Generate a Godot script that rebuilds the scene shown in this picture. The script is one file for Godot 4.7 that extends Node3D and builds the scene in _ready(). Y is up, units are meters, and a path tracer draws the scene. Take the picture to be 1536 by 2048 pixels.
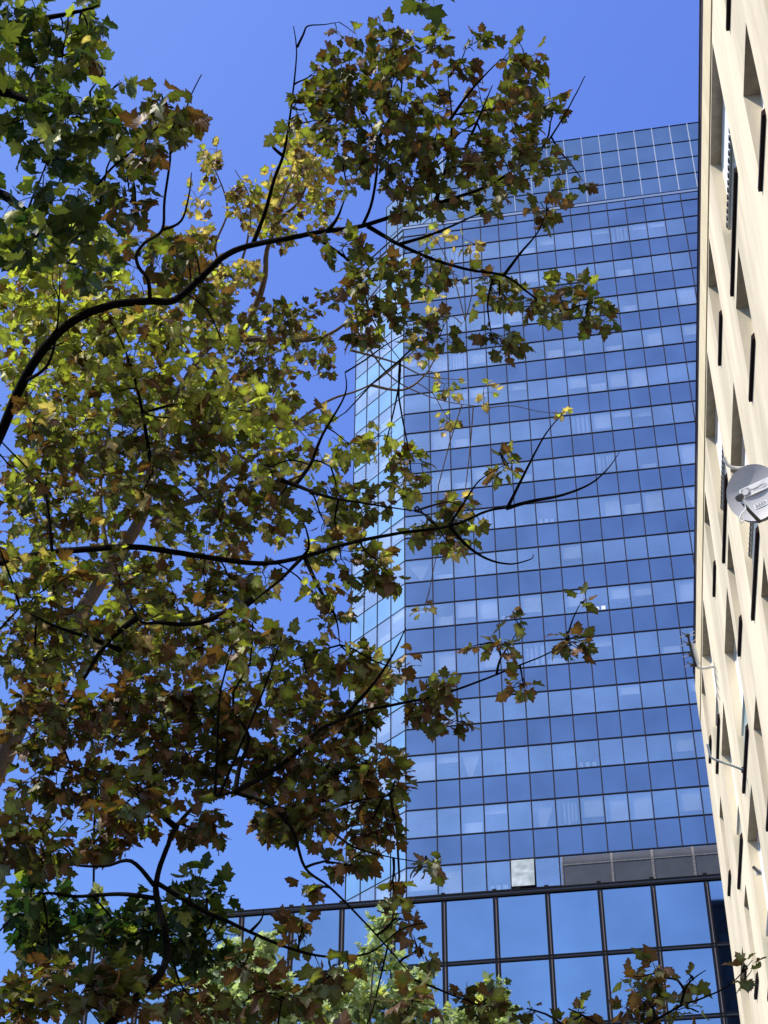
extends Node3D

# ---------------------------------------------------------------- constants of the place
const EYE := Vector3(0, 1.6, 0)
const PITCH := 0.68133396
const ROLL := 0.00495383
const FOCAL := 3403.0                     # in units of a frame 1536 x 2048
const PHI := 0.17848990                   # turn of the tower's broad face
const WALL_AZ := 0.13788                  # turn of the pale wall
const WALL_GAP := 2.4                     # metres from the eye to the wall's plane
const W := 1.5                            # tower column
const H := 1.99708                        # tower row
const W0 := 1.97621                       # corner column

var view: Basis
var rng := RandomNumberGenerator.new()
var used := {}
var M := {}

func _ready() -> void:
	# ------------------------------------------------ camera, sky, sun, exposure
	rng.seed = 4711
	view = Basis(Vector3(1, 0, 0), PITCH) * Basis(Vector3(0, 0, 1), ROLL)
	var cam := Camera3D.new()
	cam.name = "camera"
	cam.fov = rad_to_deg(2.0 * atan(1024.0 / FOCAL))
	cam.near = 0.1
	cam.far = 3000.0
	cam.transform = Transform3D(view, EYE)
	add_child(cam)
	cam.current = true
	var to_sun := Vector3(-sin(deg_to_rad(110.0)) * cos(deg_to_rad(49.0)), sin(deg_to_rad(49.0)), -cos(deg_to_rad(110.0)) * cos(deg_to_rad(49.0)))
	var sun := DirectionalLight3D.new()
	sun.name = "sun"
	sun.light_energy = 1.6
	sun.light_color = Color(1.0, 0.96, 0.89)
	sun.light_angular_distance = 0.5
	sun.shadow_enabled = true
	add_child(sun)
	sun.look_at_from_position(to_sun * 50.0, Vector3.ZERO, Vector3.UP)
	var env := Environment.new()
	env.background_mode = Environment.BG_SKY
	env.sky = Sky.new()
	env.sky.sky_material = make_sky(to_sun)
	env.tonemap_mode = Environment.TONE_MAPPER_LINEAR
	env.tonemap_exposure = 1.4
	env.sdfgi_enabled = true
	env.ssao_enabled = true
	env.ssil_enabled = true
	var we := WorldEnvironment.new()
	we.name = "world_environment"
	we.environment = env
	add_child(we)

	make_materials()
	build_ground()
	build_tower()
	build_podium()
	build_far_office()
	build_apartments()
	build_dish()
	build_antenna()
	build_wall_pipes()
	build_trees()

func make_sky(to_sun: Vector3) -> PanoramaSkyMaterial:
	var w := 512
	var h := 256
	var im := Image.create_empty(w, h, false, Image.FORMAT_RGBF)
	for y in h:
		var up := PI * (0.5 - (y + 0.5) / h)
		for x in w:
			var a := TAU * ((x + 0.5) / w)             # the first column looks to -z, then round by +x
			var d := Vector3(sin(a) * cos(up), sin(up), -cos(a) * cos(up))
			var low := pow(1.0 - clampf(d.y, 0.0, 1.0), 2.5)
			var c := Vector3(0.030, 0.078, 0.49).lerp(Vector3(0.28, 0.58, 1.08), low)
			var off := rad_to_deg(acos(clampf(d.dot(to_sun), -1.0, 1.0)))
			c += Vector3(0.9, 1.05, 1.1) * exp(-off / 18.0)
			c += Vector3(0.26, 0.46, 0.66) * exp(-off / 42.0)
			if d.y < 0.0:
				c = Vector3(0.16, 0.16, 0.17)
			im.set_pixel(x, y, Color(c.x, c.y, c.z) * 0.893)
	var s := PanoramaSkyMaterial.new()
	s.panorama = ImageTexture.create_from_image(im)
	return s

# ---------------------------------------------------------------- small helpers
func numbered(called: String) -> String:
	var n: int = used.get(called, 0)
	used[called] = n + 1
	return called if n == 0 else "%s_%03d" % [called, n]

func at(x: float, y: float, far: float) -> Vector3:
	return EYE + (view * Vector3((x - 768.0) / FOCAL, -(y - 1024.0) / FOCAL, -1.0)).normalized() * far

func ray(x: float, y: float) -> Vector3:
	return view * Vector3((x - 768.0) / FOCAL, -(y - 1024.0) / FOCAL, -1.0)

func thing(called: String, label: String, category: String, where := Vector3.ZERO, group := "") -> Node3D:
	var o := Node3D.new()
	o.name = numbered(called)
	o.position = where
	add_child(o)
	tag(o, label, category, group)
	return o

func tag(o: Node, label: String, category: String, group := "") -> void:
	o.set_meta("label", label)
	o.set_meta("category", category)
	if group != "":
		o.set_meta("group", group)

func part(called: String, mesh: Mesh, mat: Material, parent: Node, t := Transform3D()) -> MeshInstance3D:
	var o := MeshInstance3D.new()
	o.name = called
	o.mesh = mesh
	o.material_override = mat
	o.transform = t
	parent.add_child(o, true)
	return o

func box_mesh(a: float, b: float, c: float) -> BoxMesh:
	var m := BoxMesh.new()
	m.size = Vector3(a, b, c)
	return m

class Shape:
	var st := SurfaceTool.new()
	func _init() -> void:
		st.begin(Mesh.PRIMITIVE_TRIANGLES)
	func quad(a: Vector3, b: Vector3, c: Vector3, d: Vector3, n: Vector3) -> void:
		var own := (c - a).cross(b - a)
		var p: Array[Vector3] = [a, b, c, d]
		if own.dot(n) < 0.0:
			p = [a, d, c, b]
			own = -own
		own = own.normalized()
		for k: int in [0, 1, 2, 0, 2, 3]:
			st.set_normal(own)
			st.set_uv(Vector2(0, 0))
			st.add_vertex(p[k])
	func box(c: Vector3, x: Vector3, y: Vector3, z: Vector3) -> void:
		for s: float in [-1.0, 1.0]:
			quad(c + x * s - y - z, c + x * s + y - z, c + x * s + y + z, c + x * s - y + z, x * s)
			quad(c + y * s - x - z, c + y * s + x - z, c + y * s + x + z, c + y * s - x + z, y * s)
			quad(c + z * s - x - y, c + z * s + x - y, c + z * s + x + y, c + z * s - x + y, z * s)
	func tube(p: PackedVector3Array, r: PackedFloat32Array, sides: int, rough := 0.0) -> void:
		var n := p.size()
		var u := Vector3.UP.cross(p[1] - p[0])
		if u.length() < 0.001:
			u = Vector3.RIGHT
		var rings: Array[PackedVector3Array] = []
		var outs: Array[PackedVector3Array] = []
		for i in n:
			var t := (p[mini(i + 1, n - 1)] - p[maxi(i - 1, 0)]).normalized()
			u = (u - t * u.dot(t)).normalized()
			var v := t.cross(u)
			var ring := PackedVector3Array()
			var out := PackedVector3Array()
			for k in sides:
				var a := TAU * k / sides
				var o := u * cos(a) + v * sin(a)
				var bump := 1.0 + rough * sin(i * 2.3 + k * 1.9) * sin(i * 0.7 + k * 4.1)
				ring.append(p[i] + o * r[i] * bump)
				out.append(o)
			rings.append(ring)
			outs.append(out)
		for i in n - 1:
			for k in sides:
				var k2 := (k + 1) % sides
				tri(rings[i][k], rings[i + 1][k], rings[i + 1][k2], outs[i][k], outs[i + 1][k], outs[i + 1][k2])
				tri(rings[i][k], rings[i + 1][k2], rings[i][k2], outs[i][k], outs[i + 1][k2], outs[i][k2])
		for e: int in [0, n - 1]:
			var t2 := (p[1] - p[0]).normalized() * -1.0 if e == 0 else (p[n - 1] - p[n - 2]).normalized()
			for k in range(1, sides - 1):
				tri(rings[e][0], rings[e][k], rings[e][k + 1], t2, t2, t2)
	func tri(a: Vector3, b: Vector3, c: Vector3, na: Vector3, nb: Vector3, nc: Vector3) -> void:
		if (c - a).cross(b - a).dot(na + nb + nc) < 0.0:
			var q := b
			b = c
			c = q
			q = nb
			nb = nc
			nc = q
		st.set_normal(na); st.set_uv(Vector2.ZERO); st.add_vertex(a)
		st.set_normal(nb); st.set_uv(Vector2.ZERO); st.add_vertex(b)
		st.set_normal(nc); st.set_uv(Vector2.ZERO); st.add_vertex(c)
	func done() -> ArrayMesh:
		return st.commit()

func wire(points: Array, radius: float, sides := 8) -> Mesh:
	var s := Shape.new()
	var p := PackedVector3Array(points)
	var r := PackedFloat32Array()
	for i in p.size():
		r.append(radius)
	s.tube(p, r, sides)
	return s.done()

# ---------------------------------------------------------------- materials
func lin(r: float, g: float, b: float, a := 1.0) -> Color:
	var c := Color(r, g, b, 1.0).linear_to_srgb()
	c.a = a
	return c

func flat(c: Color, rough: float, metal := 0.0) -> StandardMaterial3D:
	var m := StandardMaterial3D.new()
	m.albedo_color = c
	m.roughness = rough
	m.metallic = metal
	return m

func dull(c: Color, rough: float) -> StandardMaterial3D:
	var m := flat(c, rough)
	m.metallic_specular = 0.2
	return m

func noise_tex(seed_: int, freq: float, lo: Color, hi: Color, octaves := 4, normal := false) -> NoiseTexture2D:
	var n := FastNoiseLite.new()
	n.seed = seed_
	n.frequency = freq
	n.fractal_octaves = octaves
	var t := NoiseTexture2D.new()
	t.width = 512
	t.height = 512
	t.seamless = true
	t.noise = n
	if normal:
		t.as_normal_map = true
		t.bump_strength = 4.0
	else:
		var g := Gradient.new()
		g.set_color(0, lo)
		g.set_color(1, hi)
		t.color_ramp = g
	return t

func textured(m: StandardMaterial3D, tex: Texture2D, scale: Vector3) -> StandardMaterial3D:
	m.albedo_texture = tex
	m.uv1_triplanar = true
	m.uv1_world_triplanar = true
	m.uv1_scale = scale
	return m

func make_materials() -> void:
	var smudge := noise_tex(3, 0.006, Color(0.86, 0.87, 0.88), Color(1, 1, 1))
	# glass skin of the tower
	for k in 4:
		var e: float = [1.0, 0.965, 1.03, 0.94][k]
		var g := flat(lin(0.40 * e, 0.45 * e, 0.52 * e), 0.04, 1.0)
		M["spandrel%d" % k] = textured(g, smudge, Vector3.ONE * 0.06)
		var v := flat(lin(0.95 * e, 1.0 * minf(e, 1.0), 1.0 * minf(e, 1.0), 0.52), 0.03, 1.0)
		v.transparency = BaseMaterial3D.TRANSPARENCY_ALPHA
		M["vision%d" % k] = textured(v, smudge, Vector3.ONE * 0.05)
		var pd := flat(lin(0.52 * e, 0.62 * e, 0.70 * e), 0.02, 1.0)
		M["podium%d" % k] = textured(pd, smudge, Vector3.ONE * 0.045)
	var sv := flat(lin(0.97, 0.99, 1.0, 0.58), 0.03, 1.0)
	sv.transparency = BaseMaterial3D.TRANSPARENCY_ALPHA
	M.lit_side_vision = textured(sv, smudge, Vector3.ONE * 0.05)  # window glass lightened, the stronger reflection is put into the tint
	M.lit_side_glass = textured(flat(lin(0.60, 0.76, 0.80), 0.04, 1.0), smudge, Vector3.ONE * 0.06)  # same glass as the spandrels, lightened to paint in the brighter reflection
	M.crown = textured(flat(lin(0.40, 0.46, 0.50), 0.08, 1.0), smudge, Vector3.ONE * 0.06)
	M.mullion = dull(lin(0.030, 0.025, 0.028), 0.6)
	M.transom = dull(lin(0.010, 0.012, 0.022), 0.6)
	M.bright_mullion = flat(lin(0.50, 0.50, 0.52), 0.45, 0.5)
	M.ledge = flat(lin(0.42, 0.46, 0.52), 0.35, 0.8)
	M.rail = dull(lin(0.19, 0.155, 0.15), 0.6)
	M.dark_rail = dull(lin(0.008, 0.008, 0.010), 0.6)
	M.blind = flat(lin(0.90, 0.91, 0.92), 0.8)
	M.curtain = flat(lin(0.70, 0.72, 0.76), 0.9)
	M.slab = flat(lin(0.34, 0.34, 0.35), 0.9)
	M.core = flat(lin(0.12, 0.12, 0.13), 0.9)
	M.frosted = textured(flat(lin(0.62, 0.66, 0.64), 0.35), noise_tex(12, 0.006, Color(0.62, 0.65, 0.64), Color(1, 1, 1), 2), Vector3.ONE * 0.35)
	M.bronze = textured(flat(lin(0.100, 0.096, 0.094), 0.32, 0.3), noise_tex(21, 0.006, Color(0.88, 0.88, 0.87), Color(1, 1, 1)), Vector3.ONE * 0.25)
	M.bronze_rib = textured(flat(lin(0.27, 0.24, 0.21), 0.5, 0.1), noise_tex(22, 0.03, Color(0.6, 0.6, 0.6), Color(1, 1, 1)), Vector3.ONE * 0.5)
	# pale stucco: stains and hand-trowelled relief
	var stucco := flat(lin(0.70, 0.61, 0.44), 0.92)
	textured(stucco, streaks(), Vector3(0.16, 0.07, 0.16))
	stucco.heightmap_enabled = true
	stucco.heightmap_scale = 0.5
	stucco.heightmap_texture = noise_tex(31, 0.05, Color(0, 0, 0), Color(1, 1, 1), 5)
	M.stucco = stucco
	M.shaded_soffit = textured(flat(lin(0.44, 0.375, 0.27), 0.95), noise_tex(36, 0.02, Color(0.82, 0.82, 0.82), Color(1, 1, 1)), Vector3.ONE * 0.5)  # plaster darkened to hold the shade under the window head
	var fascia := flat(lin(0.66, 0.575, 0.37), 0.75)
	textured(fascia, noise_tex(33, 0.01, Color(0.90, 0.88, 0.84), Color(1, 1, 1)), Vector3(0.3, 0.1, 0.3))
	M.fascia = fascia
	M.brown = textured(flat(lin(0.020, 0.013, 0.012), 0.6), noise_tex(34, 0.02, Color(0.55, 0.55, 0.55), Color(1, 1, 1)), Vector3.ONE * 0.4)
	M.brown_light = textured(flat(lin(0.060, 0.045, 0.038), 0.6), noise_tex(34, 0.02, Color(0.6, 0.6, 0.6), Color(1, 1, 1)), Vector3.ONE * 0.4)
	M.sill = dull(lin(0.018, 0.011, 0.012), 0.65)
	for k: String in ["brown", "brown_light"]:
		M[k].metallic_specular = 0.15
	M.white_frame = flat(lin(0.80, 0.80, 0.80), 0.4)
	M.sash_glass = textured(flat(lin(0.33, 0.39, 0.38), 0.12, 0.25), noise_tex(41, 0.02, Color(0.55, 0.6, 0.6), Color(1, 1, 1)), Vector3.ONE * 0.8)
	M.teal_glass = flat(lin(0.30, 0.46, 0.47), 0.15, 0.15)
	M.old_glass = textured(flat(lin(0.42, 0.45, 0.40), 0.4, 0.0), noise_tex(42, 0.03, Color(0.35, 0.36, 0.34), Color(1, 1, 1)), Vector3.ONE * 1.6)
	M.upper_glass = flat(lin(0.12, 0.13, 0.14), 0.08, 0.2)
	M.roof = flat(lin(0.10, 0.10, 0.10), 0.95)
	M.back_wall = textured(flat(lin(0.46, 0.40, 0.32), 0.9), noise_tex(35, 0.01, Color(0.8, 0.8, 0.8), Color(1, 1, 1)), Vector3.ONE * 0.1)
	M.dish = textured(flat(lin(0.52, 0.52, 0.555), 0.5), noise_tex(51, 0.03, Color(0.9, 0.9, 0.9), Color(1, 1, 1)), Vector3.ONE * 2.0)
	M.print_white = flat(lin(0.85, 0.85, 0.86), 0.6)
	M.print_grey = flat(lin(0.36, 0.36, 0.39), 0.6)
	M.print_pale = flat(lin(0.66, 0.66, 0.68), 0.6)
	M.black = flat(lin(0.012, 0.012, 0.013), 0.5)
	M.steel = flat(lin(0.52, 0.53, 0.54), 0.35, 0.7)
	M.white_pipe = flat(lin(0.72, 0.73, 0.74), 0.4)
	M.asphalt = textured(flat(lin(0.055, 0.055, 0.057), 0.95), noise_tex(61, 0.02, Color(0.7, 0.7, 0.7), Color(1, 1, 1)), Vector3.ONE * 0.3)
	M.dark_brick = textured(flat(lin(0.020, 0.022, 0.028), 0.7), noise_tex(62, 0.02, Color(0.7, 0.7, 0.7), Color(1, 1, 1)), Vector3.ONE * 0.1)
	M.dark_glass = flat(lin(0.012, 0.016, 0.022), 0.3)
	# bark and leaves
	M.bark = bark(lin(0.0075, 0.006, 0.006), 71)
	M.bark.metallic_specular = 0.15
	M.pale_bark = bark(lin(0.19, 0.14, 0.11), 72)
	M.leaf = leaf_mat(Color(0.93, 1.0, 0.62), 0.5)
	M.pale_leaf = leaf_mat(Color(0.97, 1.0, 0.8), 0.5)

func bark(c: Color, n: int) -> StandardMaterial3D:
	var m := textured(flat(c, 0.9), noise_tex(n, 0.03, Color(0.45, 0.43, 0.4), Color(1, 1, 1)), Vector3(6, 2, 6))
	m.heightmap_enabled = true
	m.heightmap_scale = 0.6
	m.heightmap_texture = noise_tex(n + 5, 0.05, Color(0, 0, 0), Color(1, 1, 1), 4)
	return m

func leaf_mat(through: Color, rough: float) -> StandardMaterial3D:
	var m := StandardMaterial3D.new()
	m.albedo_color = Color.WHITE
	m.vertex_color_use_as_albedo = true
	m.roughness = rough
	m.backlight_enabled = true
	m.backlight = through
	m.cull_mode = BaseMaterial3D.CULL_DISABLED
	return m

func streaks() -> ImageTexture:
	var a := FastNoiseLite.new()
	a.seed = 91
	a.frequency = 0.012
	a.fractal_octaves = 4
	var b := FastNoiseLite.new()
	b.seed = 92
	b.frequency = 0.05
	var im := Image.create_empty(256, 256, false, Image.FORMAT_RGB8)
	for y in 256:
		for x in 256:
			# both fold to themselves at the border, so that the tile has no seam
			var u := sin(TAU * x / 256.0) * 40.0
			var v := cos(TAU * x / 256.0) * 40.0
			var s := sin(TAU * y / 256.0)
			var c := cos(TAU * y / 256.0)
			var f := a.get_noise_3d(u, v, s * 9.0 + c * 5.0) * 0.5 + a.get_noise_3d(u * 2.0 + 50.0, v * 2.0, c * 42.0 + s * 30.0) * 0.5
			var g := b.get_noise_3d(u * 2.0, v * 2.0, s * 30.0 + c * 17.0)
			var k := clampf(0.94 + f * 0.24 + g * 0.06, 0.68, 1.0)
			im.set_pixel(x, y, Color(k, k * (0.985 + 0.015 * k), k * (0.95 + 0.05 * k)))
	return ImageTexture.create_from_image(im)

# ---------------------------------------------------------------- ground
func build_ground() -> void:
	var s := Shape.new()
	s.quad(Vector3(-1500, 0, -1500), Vector3(1500, 0, -1500), Vector3(1500, 0, 1500), Vector3(-1500, 0, 1500), Vector3.UP)
	var g := part("ground", s.done(), M.asphalt, self)
	g.set_meta("kind", "structure")
	g.set_meta("label", "grey asphalt ground below the trees and towers")
	g.set_meta("category", "ground")

# ---------------------------------------------------------------- the blue glass tower
func build_tower() -> void:
	var c0 := EYE + Vector3(1.488974, 49.267957, -95.808623)
	var md := Vector3(cos(PHI), 0, sin(PHI))
	var mn := Vector3(-sin(PHI), 0, cos(PHI))
	var ca := deg_to_rad(39.8)
	var dc := Vector3(-sin(ca), 0, -cos(ca))
	var cn := Vector3(-cos(ca), 0, sin(ca))
	var foot := Vector3(c0.x, 0, c0.z)
	var t := thing("glass_tower", "tall blue mirror glass office tower with a slanted corner face", "office tower", foot)
	var y0 := c0.y
	var cols := 19
	var low := -3
	var top := 29
	var main := Basis(md, Vector3.UP, mn)
	var side := Basis(-dc, Vector3.UP, cn)
	var win_n := 0
	var span_n := 0
	var rest := Shape.new()
	var meshes := {}
	# the panes of the broad face (face 0) and of the slanted face (face 1)
	for face in 2:
		var count := cols if face == 0 else 4
		var b := main if face == 0 else side
		for r in range(low, top):
			for c in count:
				var w := W
				var from := 0.0
				if face == 0:
					w = W0 if c == 0 else W
					from = 0.0 if c == 0 else W0 + (c - 1) * W
				else:
					from = c * W
				var mid := (md if face == 0 else dc) * (from + w * 0.5) + Vector3.UP * (y0 + H * (r + 0.5)) + b.z * 0.0
				if face == 0 and r == -1 and c == 4:
					continue
				var vision := posmod(r, 2) == 1
				var key := Vector2(w, 0)
				if not meshes.has(key):
					meshes[key] = box_mesh(w - 0.05, H - 0.05, 0.024)
				var tip := Basis(Vector3.UP, rng.randf_range(-0.003, 0.003)) * Basis(b.x, rng.randf_range(-0.004, 0.004))
				var tr := Transform3D(tip * b, mid)
				var seen := face == 1 or c < 15
				if vision:
					if seen and win_n < 300:
						win_n += 1
						var k := (rng.randi() % 4)
						part("window_pane", meshes[key], M["vision%d" % k] if face == 0 else M.lit_side_vision, t, tr)
						furnish(t, b, mid, w, r, c, face)
					else:
						rest.box(mid, b.x * (w * 0.5 - 0.025), Vector3.UP * (H * 0.5 - 0.025), b.z * 0.012)
				else:
					if seen and span_n < 300:
						span_n += 1
						part("spandrel_panel", meshes[key], M["spandrel%d" % (rng.randi() % 4)] if face == 0 else M.lit_side_glass, t, tr)
					else:
						rest.box(mid, b.x * (w * 0.5 - 0.025), Vector3.UP * (H * 0.5 - 0.025), b.z * 0.012)
	# below and beside what shows: one skin
	rest.quad(md * 0.0, md * 29.0, md * 29.0 + Vector3.UP * (y0 + H * low), Vector3.UP * (y0 + H * low), mn)
	rest.quad(dc * 0.0, dc * 6.0, dc * 6.0 + Vector3.UP * (y0 + H * low), Vector3.UP * (y0 + H * low), cn)
	var rs := part("glass_skin", rest.done(), M.spandrel1, t)
	rs.set_meta("kind", "stuff")
	# the half row under the ledge, then the crown set back at the corner
	var ledge_lo := 29.46
	var ledge_hi := 29.66
	for c in 16:
		var w2 := W0 if c == 0 else W
		var f2 := 0.0 if c == 0 else W0 + (c - 1) * W
		part("short_panel", box_mesh(w2 - 0.05, H * (ledge_lo - top) - 0.05, 0.024), M.spandrel2, t, Transform3D(main, md * (f2 + w2 * 0.5) + Vector3.UP * (y0 + H * (top + ledge_lo) * 0.5)))
	var cs := W0 + W                         # the crown's corner
	var crown_rows: Array[float] = [ledge_hi, 30.66, 31.68, 32.72, 33.84]
	for c in 16:
		for k in 4:
			var hh := H * (crown_rows[k + 1] - crown_rows[k])
			part("crown_panel", box_mesh(W - 0.05, hh - 0.05, 0.024), M.crown, t, Transform3D(Basis(Vector3.UP, rng.randf_range(-0.003, 0.003)) * main, md * (cs + (c + 0.5) * W) - mn * 0.05 + Vector3.UP * (y0 + H * (crown_rows[k] + crown_rows[k + 1]) * 0.5)))
	for c in 5:
		for k in 4:
			var hh := H * (crown_rows[k + 1] - crown_rows[k])
			part("crown_panel", box_mesh(W - 0.05, hh - 0.05, 0.024), M.crown, t, Transform3D(side, md * cs + dc * (c + 0.5) * W + Vector3.UP * (y0 + H * (crown_rows[k] + crown_rows[k + 1]) * 0.5)))
	# mullions and transoms
	var lo_y := y0 + H * low
	var hi_y := y0 + H * ledge_lo
	for c in cols + 1:
		var f3 := 0.0 if c == 0 else W0 + (c - 1) * W
		part("mullion", box_mesh(0.075, hi_y - lo_y, 0.10), M.mullion, t, Transform3D(main, md * f3 + mn * 0.02 + Vector3.UP * (lo_y + hi_y) * 0.5))
	for c in range(1, 5):
		part("mullion", box_mesh(0.05, hi_y - lo_y, 0.07), M.mullion, t, Transform3D(side, dc * c * W + cn * 0.01 + Vector3.UP * (lo_y + hi_y) * 0.5))
	var cy0 := y0 + H * crown_rows[0]
	var cy1 := y0 + H * crown_rows[4]
	for c in 17:
		part("crown_mullion", box_mesh(0.055, cy1 - cy0, 0.12), M.bright_mullion, t, Transform3D(main, md * (cs + c * W) + mn * 0.02 + Vector3.UP * (cy0 + cy1) * 0.5))
	for c in range(1, 6):
		part("crown_mullion", box_mesh(0.05, cy1 - cy0, 0.08), M.mullion, t, Transform3D(side, md * cs + dc * c * W + cn * 0.01 + Vector3.UP * (cy0 + cy1) * 0.5))
	var wide := W0 + (cols - 1) * W
	for r in range(low, top + 1):
		part("transom", box_mesh(wide, 0.085, 0.084), M.transom, t, Transform3D(main, md * wide * 0.5 + mn * 0.015 + Vector3.UP * (y0 + H * r)))
		part("transom", box_mesh(6.0, 0.06, 0.058), M.transom, t, Transform3D(side, dc * 3.0 + cn * 0.006 + Vector3.UP * (y0 + H * r)))
	for k in range(1, 5):
		part("transom", box_mesh(24.0, 0.055, 0.06), M.transom, t, Transform3D(main, md * (cs + 12.0) - mn * 0.02 + Vector3.UP * (y0 + H * crown_rows[k])))
		part("transom", box_mesh(7.5, 0.06, 0.068), M.transom, t, Transform3D(side, md * cs + dc * 3.75 + cn * 0.005 + Vector3.UP * (y0 + H * crown_rows[k])))
	# ledge between the storeys and the crown
	var ly := y0 + H * (ledge_lo + ledge_hi) * 0.5
	part("ledge", box_mesh(wide, H * 0.13, 0.05), M.ledge, t, Transform3D(main, md * wide * 0.5 + mn * 0.0 + Vector3.UP * ly))
	part("ledge_edge", box_mesh(wide, 0.075, 0.07), M.transom, t, Transform3D(main, md * wide * 0.5 + mn * 0.004 + Vector3.UP * (ly - 0.18)))
	part("ledge_edge", box_mesh(wide, 0.06, 0.075), M.transom, t, Transform3D(main, md * wide * 0.5 + mn * 0.004 + Vector3.UP * (ly + 0.17)))
	part("ledge_edge", box_mesh(6.0, 0.08, 0.12), M.transom, t, Transform3D(side, dc * 3.0 + cn * 0.01 + Vector3.UP * (ly - 0.18)))
	# floors that show through the glass, and the dark core behind
	for r in range(low, top + 1):
		if posmod(r, 2) == 0:
			var s := Shape.new()
			var yy := Vector3.UP * (y0 + H * r + 0.5)
			prism(s, [md * 0.06 - mn * 0.15 + yy, md * 28.9 - mn * 0.15 + yy, md * 28.9 - mn * 3.2 + yy, -mn * 3.4 - md * 2.2 + yy, dc * 5.9 - cn * 0.3 + yy], 0.5)
			part("floor_slab", s.done(), M.slab, t)
	var body := Shape.new()
	prism(body, [-mn * 2.6 - md * 0.3, md * 29.0 - mn * 2.6, md * 29.0 - mn * 24.0, dc * 6.0 - mn * 20.0, dc * 6.0 - cn * 1.6, dc * 1.0 - cn * 2.2], y0 + H * ledge_lo)
	part("core", body.done(), M.core, t)
	var shell := Shape.new()
	shell.box(md * 29.1 - mn * 12.0 + Vector3.UP * (y0 + H * 29.4) * 0.5, md * 0.1, Vector3.UP * (y0 + H * 29.4) * 0.5, mn * 12.0)
	shell.quad(dc * 6.0, dc * 6.0 - mn * 20.0, dc * 6.0 - mn * 20.0 + Vector3.UP * hi_y, dc * 6.0 + Vector3.UP * hi_y, -md)
	part("side_wall", shell.done(), M.spandrel0, t)
	var roof := Shape.new()
	var ry := Vector3.UP * (hi_y - 0.35)
	prism(roof, [ry - mn * 0.3, md * 28.8 - mn * 0.3 + ry, md * 28.8 - mn * 23.8 + ry, dc * 5.8 - mn * 20.0 + ry, dc * 5.8 - cn * 0.3 + ry], 0.2)
	part("roof", roof.done(), M.roof, t)
	var pent := Shape.new()
	prism(pent, [md * (cs + 0.1) - mn * 0.12 + Vector3.UP * cy0, md * (cs + 24.0) - mn * 0.12 + Vector3.UP * cy0, md * (cs + 24.0) - mn * 20.0 + Vector3.UP * cy0, md * cs + dc * 7.5 - mn * 14.0 + Vector3.UP * cy0, md * cs + dc * 7.5 - cn * 0.06 + Vector3.UP * cy0], cy1 - cy0 - 0.3)
	part("penthouse", pent.done(), M.core, t)
	# the one pane that stands open on its hinges
	var hx := W0 + 3.5 * W
	var open := Transform3D(main * Basis(Vector3.RIGHT, -0.13), md * hx + mn * 0.17 + Vector3.UP * (y0 - H * 0.5))
	var hp := part("hinged_pane", box_mesh(W - 0.1, H - 0.12, 0.03), M.frosted, t, open)
	hp.set_meta("label", "whitish frosted pane tilted open")
	part("hinged_pane_frame", box_mesh(W - 0.04, 0.05, 0.06), M.dark_rail, t, Transform3D(main, md * hx + mn * 0.26 + Vector3.UP * (y0 - H + 0.03)))
	part("opening", box_mesh(W - 0.06, H - 0.08, 0.05), M.black, t, Transform3D(main, md * hx - mn * 0.1 + Vector3.UP * (y0 - H * 0.5)))  # black sheet painted in as the unlit room behind the gap

func prism(s: Shape, ring: Array, tall: float) -> void:
	var p: Array[Vector3] = []
	var mid := Vector3.ZERO
	for v: Vector3 in ring:
		p.append(v)
		mid += v
	mid /= p.size()
	var up := Vector3.UP * tall
	for i in p.size():
		var j := (i + 1) % p.size()
		var out := (p[j] - p[i]).cross(Vector3.UP)
		if out.dot((p[i] + p[j]) * 0.5 - mid) < 0.0:
			out = -out
		s.quad(p[i], p[j], p[j] + up, p[i] + up, out)
		s.quad(mid, p[i], p[j], (mid + p[j]) * 0.5, Vector3.DOWN)
		s.quad(mid + up, p[i] + up, p[j] + up, (mid + p[j]) * 0.5 + up, Vector3.UP)

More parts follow.
